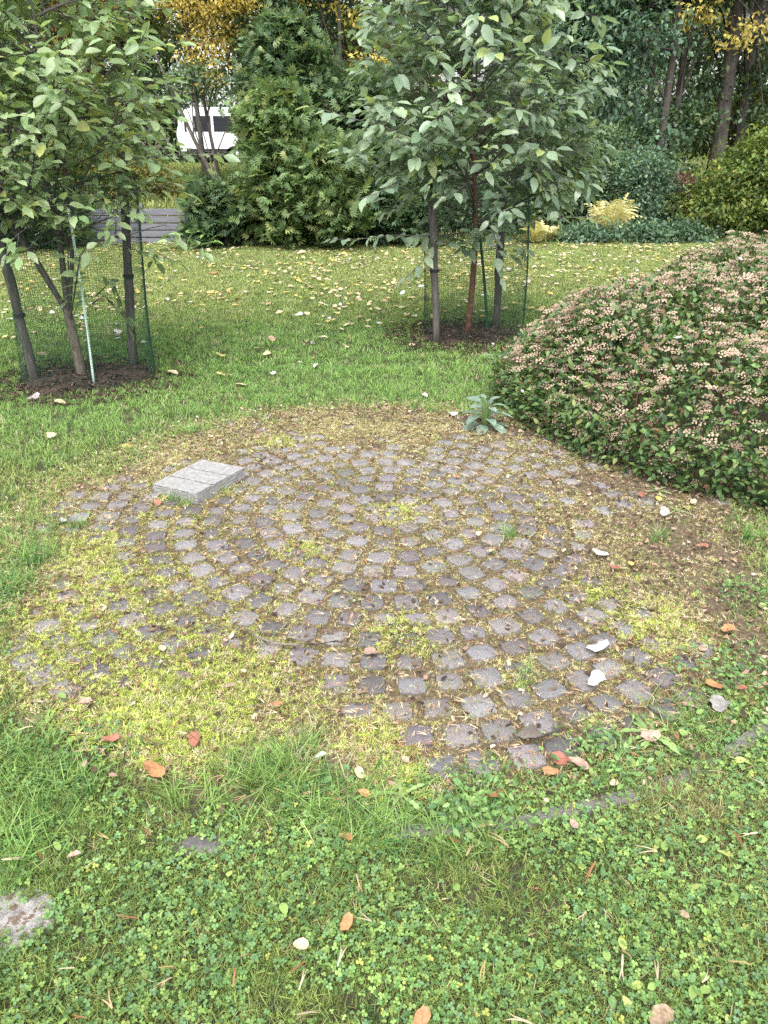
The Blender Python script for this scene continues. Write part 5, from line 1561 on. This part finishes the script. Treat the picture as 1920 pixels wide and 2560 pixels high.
LEAVES = [  # pixels in the 1659 wide view, length in m, colour, shape, label
 (1295, 1398, .075, WH, 'crumple', 'large white crumpled leaf on the paving, farther of the two white ones'), (1289, 1472, .078, WH, 'crumple', 'large white crumpled leaf on the paving, nearer of the two white ones'),
 (1298, 1195, .065, WH, 'crumple', 'white flat leaf lying on the paving below the tan shrub'), (1035, 1153, .055, CR_, 'ovate', 'cream oval leaf on the stones behind the paving centre'), (727, 1278, .050, CR_, 'ovate', 'cream oval leaf on a stone left of the paving centre'),
 (1362, 1217, .05, YL, 'ovate', 'yellow leaf beside the white flat leaf below the shrub'), (1521, 1178, .055, RD, 'ovate', 'reddish leaf on bare soil near the shrub foot'), (1555, 1521, .08, GY, 'crumple', 'grey dry leaf at the weedy edge of the paving'),
 (1065, 1719, .055, OR, 'ovate', 'orange leaf lying on the frontmost paving stone'), (1250, 1652, .06, PK, 'crumple', 'pinkish tan dry leaf beside the dark bark piece'), (420, 1596, .05, RD, 'crumple', 'red brown leaf on lime green moss'),
 (330, 1661, .065, OR, 'crumple', 'orange brown leaf where moss meets grass'), (237, 1596, .045, RD, 'crumple', 'small red leaf at the clover edge of the moss'), (693, 1633, .045, WH, 'ovate', 'small whitish leaf in front of the mossy joints'),
 (776, 1669, .04, CR_, 'round', 'small pale yellow square leaf near the long grass'), (786, 1713, .05, OR, 'ovate', 'orange leaf at the foot of the long grass tuft'), (748, 1810, .045, OR, 'crumple', 'orange brown leaf in the grass in front of the paving'),
 (160, 1848, .05, PK, 'ovate', 'pale pink leaf standing in the clover below the moss'), (750, 1991, .045, OR, 'crumple', 'orange leaf lying on the clover lawn'), (652, 2041, .042, CR_, 'round', 'cream leaf lying on the clover lawn beside the orange one'),
 (1478, 1976, .042, TN, 'ovate', 'tan leaf alone on the clover at the right'), (1430, 2196, .07, TN, 'crumple', 'large tan curled leaf cut by the bottom picture edge'), (912, 2197, .05, OR, 'crumple', 'orange and cream leaf at the bottom picture edge'),
 (980, 894, .075, WH, 'crumple', 'white leaf beside the grey green weed'), (918, 854, .06, WH, 'crumple', 'white leaf in the grass behind the paving'), (1385, 1069, .06, RD, 'ovate', 'reddish leaf under the front of the tan shrub'),
 (1422, 1077, .06, YL, 'ovate', 'yellow leaf under the front of the tan shrub'), (1498, 1083, .055, CR_, 'ovate', 'cream pointed leaf at the shrub foot'), (1575, 1359, .055, OR, 'crumple', 'orange leaf in the dark weeds beside the paving'),
 (800, 1408, .06, PK, 'crumple', 'pinkish leaf at the thick end of the dead twig'), (497, 1481, .045, PK, 'ovate', 'pinkish leaf on moss left of the dead twig'), (185, 1515, .05, PK, 'ovate', 'cream pink leaf on moss at the left flank'),
 (350, 1400, .05, CR_, 'ovate', 'pale leaf between stones left of the twig'), (340, 1085, .06, RD, 'ovate', 'red orange leaf in front of the concrete slab'), (136, 1124, .06, WH, 'ovate', 'white leaf on the mossy edge left of the slab'),
 (275, 965, .07, YL, 'crumple', 'yellow leaf on the lawn behind the concrete slab'), (110, 941, .07, CR_, 'crumple', 'pale leaf on the lawn left of the yellow one'), (130, 869, .10, CR_, 'round', 'pale round leaf on the lawn in front of the mulch'),
 (75, 858, .09, GY, 'crumple', 'grey leaf on the lawn below the leaning stake'), (521, 831, .10, CR_, 'round', 'pale greenish flat leaf alone in mid lawn'), (465, 590, .16, OR, 'crumple', 'orange leaf far out on the lawn'),
 (650, 546, .16, CR_, 'crumple', 'cream leaf far back on the lawn before the thuja'), (740, 549, .15, YL, 'crumple', 'yellow leaf far back on the lawn before the thuja'), (987, 1029, .05, OR, 'ovate', 'orange yellow leaf on the far part of the paving'),
 (1326, 1691, .045, CR_, 'ovate', 'cream leaf in front of the dark bark piece'), (1436, 1106, .07, GY, 'crumple', 'grey curled leaf on bare soil under the shrub'), (1605, 1487, .05, RD, 'ovate', 'red brown leaf among weeds at the right edge'),
 (1403, 1590, .06, PK, 'crumple', 'pink tan leaf among the dandelion leaves'), (1490, 1525, .05, PK, 'ovate', 'small pink leaf left of the grey dry leaf'), (1545, 1480, .055, OR, 'crumple', 'orange tan leaf above the grey dry leaf'),
 (1240, 1780, .045, PK, 'ovate', 'pinkish leaf lying on the buried kerb'), (1187, 1665, .04, OR, 'crumple', 'small orange leaf behind the frontmost stone'), (875, 1640, .035, PK, 'ovate', 'small beige leaf between two front stones'),
 (1210, 1640, .055, RD, 'crumple', 'rust red leaf right of the dark bark piece'), (1520, 1400, .05, PK, 'ovate', 'pinkish leaf below the orange one at the weeds'), (1060, 1190, .035, CR_, 'round', 'tiny cream leaf below the cream oval leaf'), (1330, 1225, .045, RD, 'crumple', 'dull red leaf left of the yellow leaf below the shrub'),
 (700, 1245, .035, PK, 'ovate', 'small pinkish leaf above the cream oval leaf at left'), (600, 1520, .04, OR, 'ovate', 'small orange leaf in moss below the twig'), (1660, 1060, .05, OR, 'round', 'orange round leaf caught at the edge of the shrub'), (525, 1450, .035, CR_, 'ovate', 'tiny cream leaf on moss at the twig tip'),
]
def leaf_at(px, py, s, col, shp, label, group=None, z=None):
    c = G(px, py); rr_ = math.hypot(c[0] - CX, c[1] - CY)
    zz_ = (PZ + .022 if rr_ < 1.8 else float(gz(c[0], c[1])) + .026) if z is None else z
    c = G(px, py, zz_)
    me, v, f = fr.choice(flat_shapes[shp])
    o = obj('fallen_leaf', me, loc=(c[0], c[1], zz_))
    o.rotation_euler = (fr.uniform(-.22, .22), fr.uniform(-.22, .22), fr.uniform(0, 6.28)); s = s * (.72 if py > 1950 else .84); o.scale = (s, s, s * fr.uniform(.7, 1.3))
    b_ = fr.uniform(.85, 1.15); o.color = (min(.8, col[0] * b_), min(.8, col[1] * b_), min(.8, col[2] * b_), 1)
    tag(o, label, 'leaf', group or 'fallen leaves')
for px, py, s, col, shp, lab in LEAVES:
    leaf_at(px * S15, py * S15, s, col, shp, lab)
# many small leaves over the lawn: the largest-looking ones as leaves of their own
cand = []
x, y = sample(9500, -8, 8, 5.2, 15.6, lambda x, y: (.06 + .94 * sstep(5.5, 11, y)) * (.15 + .85 * sstep(.2, .8, vnoise(x, y, 1.0, 91))) * (poly_sd(x, y, BUSH) < -.02) * (np.hypot(x - TREE_A[0], y - TREE_A[1]) > .2))
order = np.argsort(y)
x, y = x[order], y[order]
inside = in_view(x, y, 0 * x, .98)
x = np.concatenate([x[inside], x[~inside]]); y = np.concatenate([y[inside], y[~inside]])
for i in range(min(230, len(x))):
    col = fr.choice([CR_, CR_, YL, TN, CR_, WH, (.38, .335, .14)])
    name_ = {CR_: 'cream', YL: 'yellow', TN: 'tan', WH: 'whitish'}.get(col, 'olive yellow')
    me, v, f = fr.choice(flat_shapes[fr.choice(['round', 'ovate', 'crumple'])])
    o = obj('fallen_leaf', me, loc=(x[i], y[i], float(gz(x[i], y[i])) + .034))
    s = fr.uniform(.04, .078); o.scale = (s, s, s); o.rotation_euler = (fr.uniform(-.3, .3), fr.uniform(-.3, .3), fr.uniform(0, 6.28))
    o.color = (*col, 1)
    zx, zy = x[i], y[i]
    da, db = math.hypot(zx - TREE_A[0], zy - TREE_A[1]), math.hypot(zx - TREE_B[0], zy - TREE_B[1])
    where = ('close to the mulch of the multi-stemmed young tree' if da < 1.1 else 'close to the mulch of the red-brown young tree' if db < 1.1 else 'between the two young trees' if TREE_A[0] < zx < TREE_B[0] and zy < 8.5
             else 'between the red-brown tree and the tan shrub' if zx >= TREE_B[0] and zy < 9.5 else 'beyond the multi-stemmed young tree' if zx < -1.5 else 'in mid lawn towards the thuja' if zx < 1.2 else 'on the far lawn towards the ferns')
    size_ = 'tiny' if s < .057 else 'small' if s < .072 else 'broad'
    tag(o, '%s %s fallen leaf lying %s' % (size_, name_, where), 'leaf', 'small leaves on the lawn')
if len(x) > 230:
    xs_, ys_ = x[230:], y[230:]; n = len(xs_)
    prs = [proto('leaf_litter', v, f, M['l_dry']) for me, v, f in (flat_shapes['round'] + flat_shapes['ovate'])]
    tl = mixcols([CR_, YL, TN, WH, (.38, .335, .14)], np.tile([.4, .2, .15, .08, .17], (n, 1))) * rng.uniform(.8, 1.15, (n, 1))
    o = instanced('leaf_litter', np.stack([xs_, ys_, gz(xs_, ys_) + .036], 1), flat_rot(n, .22), rng.uniform(.03, .078, n), rng.integers(0, len(prs), n), tl, prs)
    tag(o, 'pale yellow leaves littering the far lawn', 'leaves', kind='stuff')

# dark curled piece of bark
c = G(1160 * S15, 1620 * S15)
v, f = crumpled(fr, 4, .3, .35); v = v * np.array([1, .45, 1])
o = obj('bark_piece', mesh_np('bark_piece', v, f, True), M['twig'], loc=(c[0], c[1], PZ + .018)); o.scale = (.085, .085, .085)
tag(o, 'dark curled piece of bark on the stones near the buried kerb', 'bark')

# dandelion rosette and weeds at the right edge
def rosette(label, px, py, n, L, col, name='rosette_weed', teeth=True):
    c = G(px, py); z0 = PZ if math.hypot(c[0] - CX, c[1] - CY) < 1.83 else float(gz(c[0], c[1]))
    root = empty(name, (c[0], c[1], z0), label, 'weed')
    for i in range(n):
        a = 2 * math.pi * i / n + fr.uniform(-.3, .3); l_ = L * fr.uniform(.6, 1.1)
        V, F = [], []
        K = 9
        for j in range(K + 1):
            t = j / K
            w_ = (.02 + .11 * t ** .7 * (1 - t) ** .25 * (1.35 if (teeth and j % 2) else .62)) * l_ if 0 < j < K else .008 * l_
            h_ = l_ * (.35 * t - .36 * t * t) + .006
            for s in (-1, 0, 1):
                V.append((s * w_, l_ * t - abs(s) * .03 * l_, h_ + abs(s) * w_ * .25))
        for j in range(K):
            for s in range(2):
                q_ = 3 * j + s; F.append([q_, q_ + 1, q_ + 4, q_ + 3])
        me = mesh_np('leaf', V, F, True); me.materials.append(M['l_obj'])
        o = obj('leaf', me, parent=root); o.rotation_euler = (fr.uniform(-.05, .25), fr.uniform(-.2, .2), a)
        b_ = fr.uniform(.8, 1.2); o.color = (col[0] * b_, col[1] * b_, col[2] * b_, 1)
rosette('dandelion rosette with toothed leaves in front of the grey dry leaf', 1620, 1855, 9, .105, (.20, .30, .10))
rosette('narrow toothed weed standing at the front edge of the paving', 1005, 2010, 5, .085, (.22, .32, .12))
rosette('small weed rosette under the front of the shrub', 1640, 1240, 6, .08, (.20, .30, .11), teeth=False)
rosette('small pale green weed at the shrub foot by the cream leaf', 1690, 1290, 6, .07, (.22, .34, .13), teeth=False)
for lab, px, py, n_, w_ in (('leafy weed clump at the right picture edge beside the paving', 1850, 1700, 420, .24), ('ferny weed clump in shade at the right picture edge', 1860, 1500, 260, .18), ('low weed patch below the dandelion at the paving edge', 1500, 1900, 300, .16), ('leafy weed clump in front of the frontmost stone', 1180, 2045, 260, .12)):
    c = G(px, py); z0 = float(gz(c[0], c[1]))
    root = empty('weed_clump', (c[0], c[1], z0), lab, 'weed')
    lv2, lf2 = ovate(1, .5, .1, .15, 3)
    p = np.stack([rng.normal(0, w_ * .45, n_), rng.normal(0, w_ * .4, n_), rng.uniform(.005, .07, n_)], 1)
    v, f, k = batch(lv2, lf2, frames(rng.normal(0, 1, (n_, 3)) * [1, 1, .4], np.array([0, 0, 1.2]) + rng.normal(0, .4, (n_, 3))), p, rng.uniform(.012, .030, n_))
    cc = mixcols([(.13, .24, .07), (.18, .28, .09), (.09, .18, .07)], np.tile([.4, .3, .3], (n_, 1))) * rng.uniform(.8, 1.2, (n_, 1))
    me = mesh_np('foliage', v, f); set_col(me, np.repeat(cc, k, 0)); o = obj('foliage', me, M['l_mesh'], root); o['kind'] = 'stuff'
    V, F = join_tubes([tube([(a_[0] * .6, a_[1] * .6, 0), tuple(a_)], [.0012, .0008], 3, False) for a_ in p[:60]])
    o = obj('stalks', mesh_np('stalks', V, F), M['stalk'], root); o['kind'] = 'stuff'
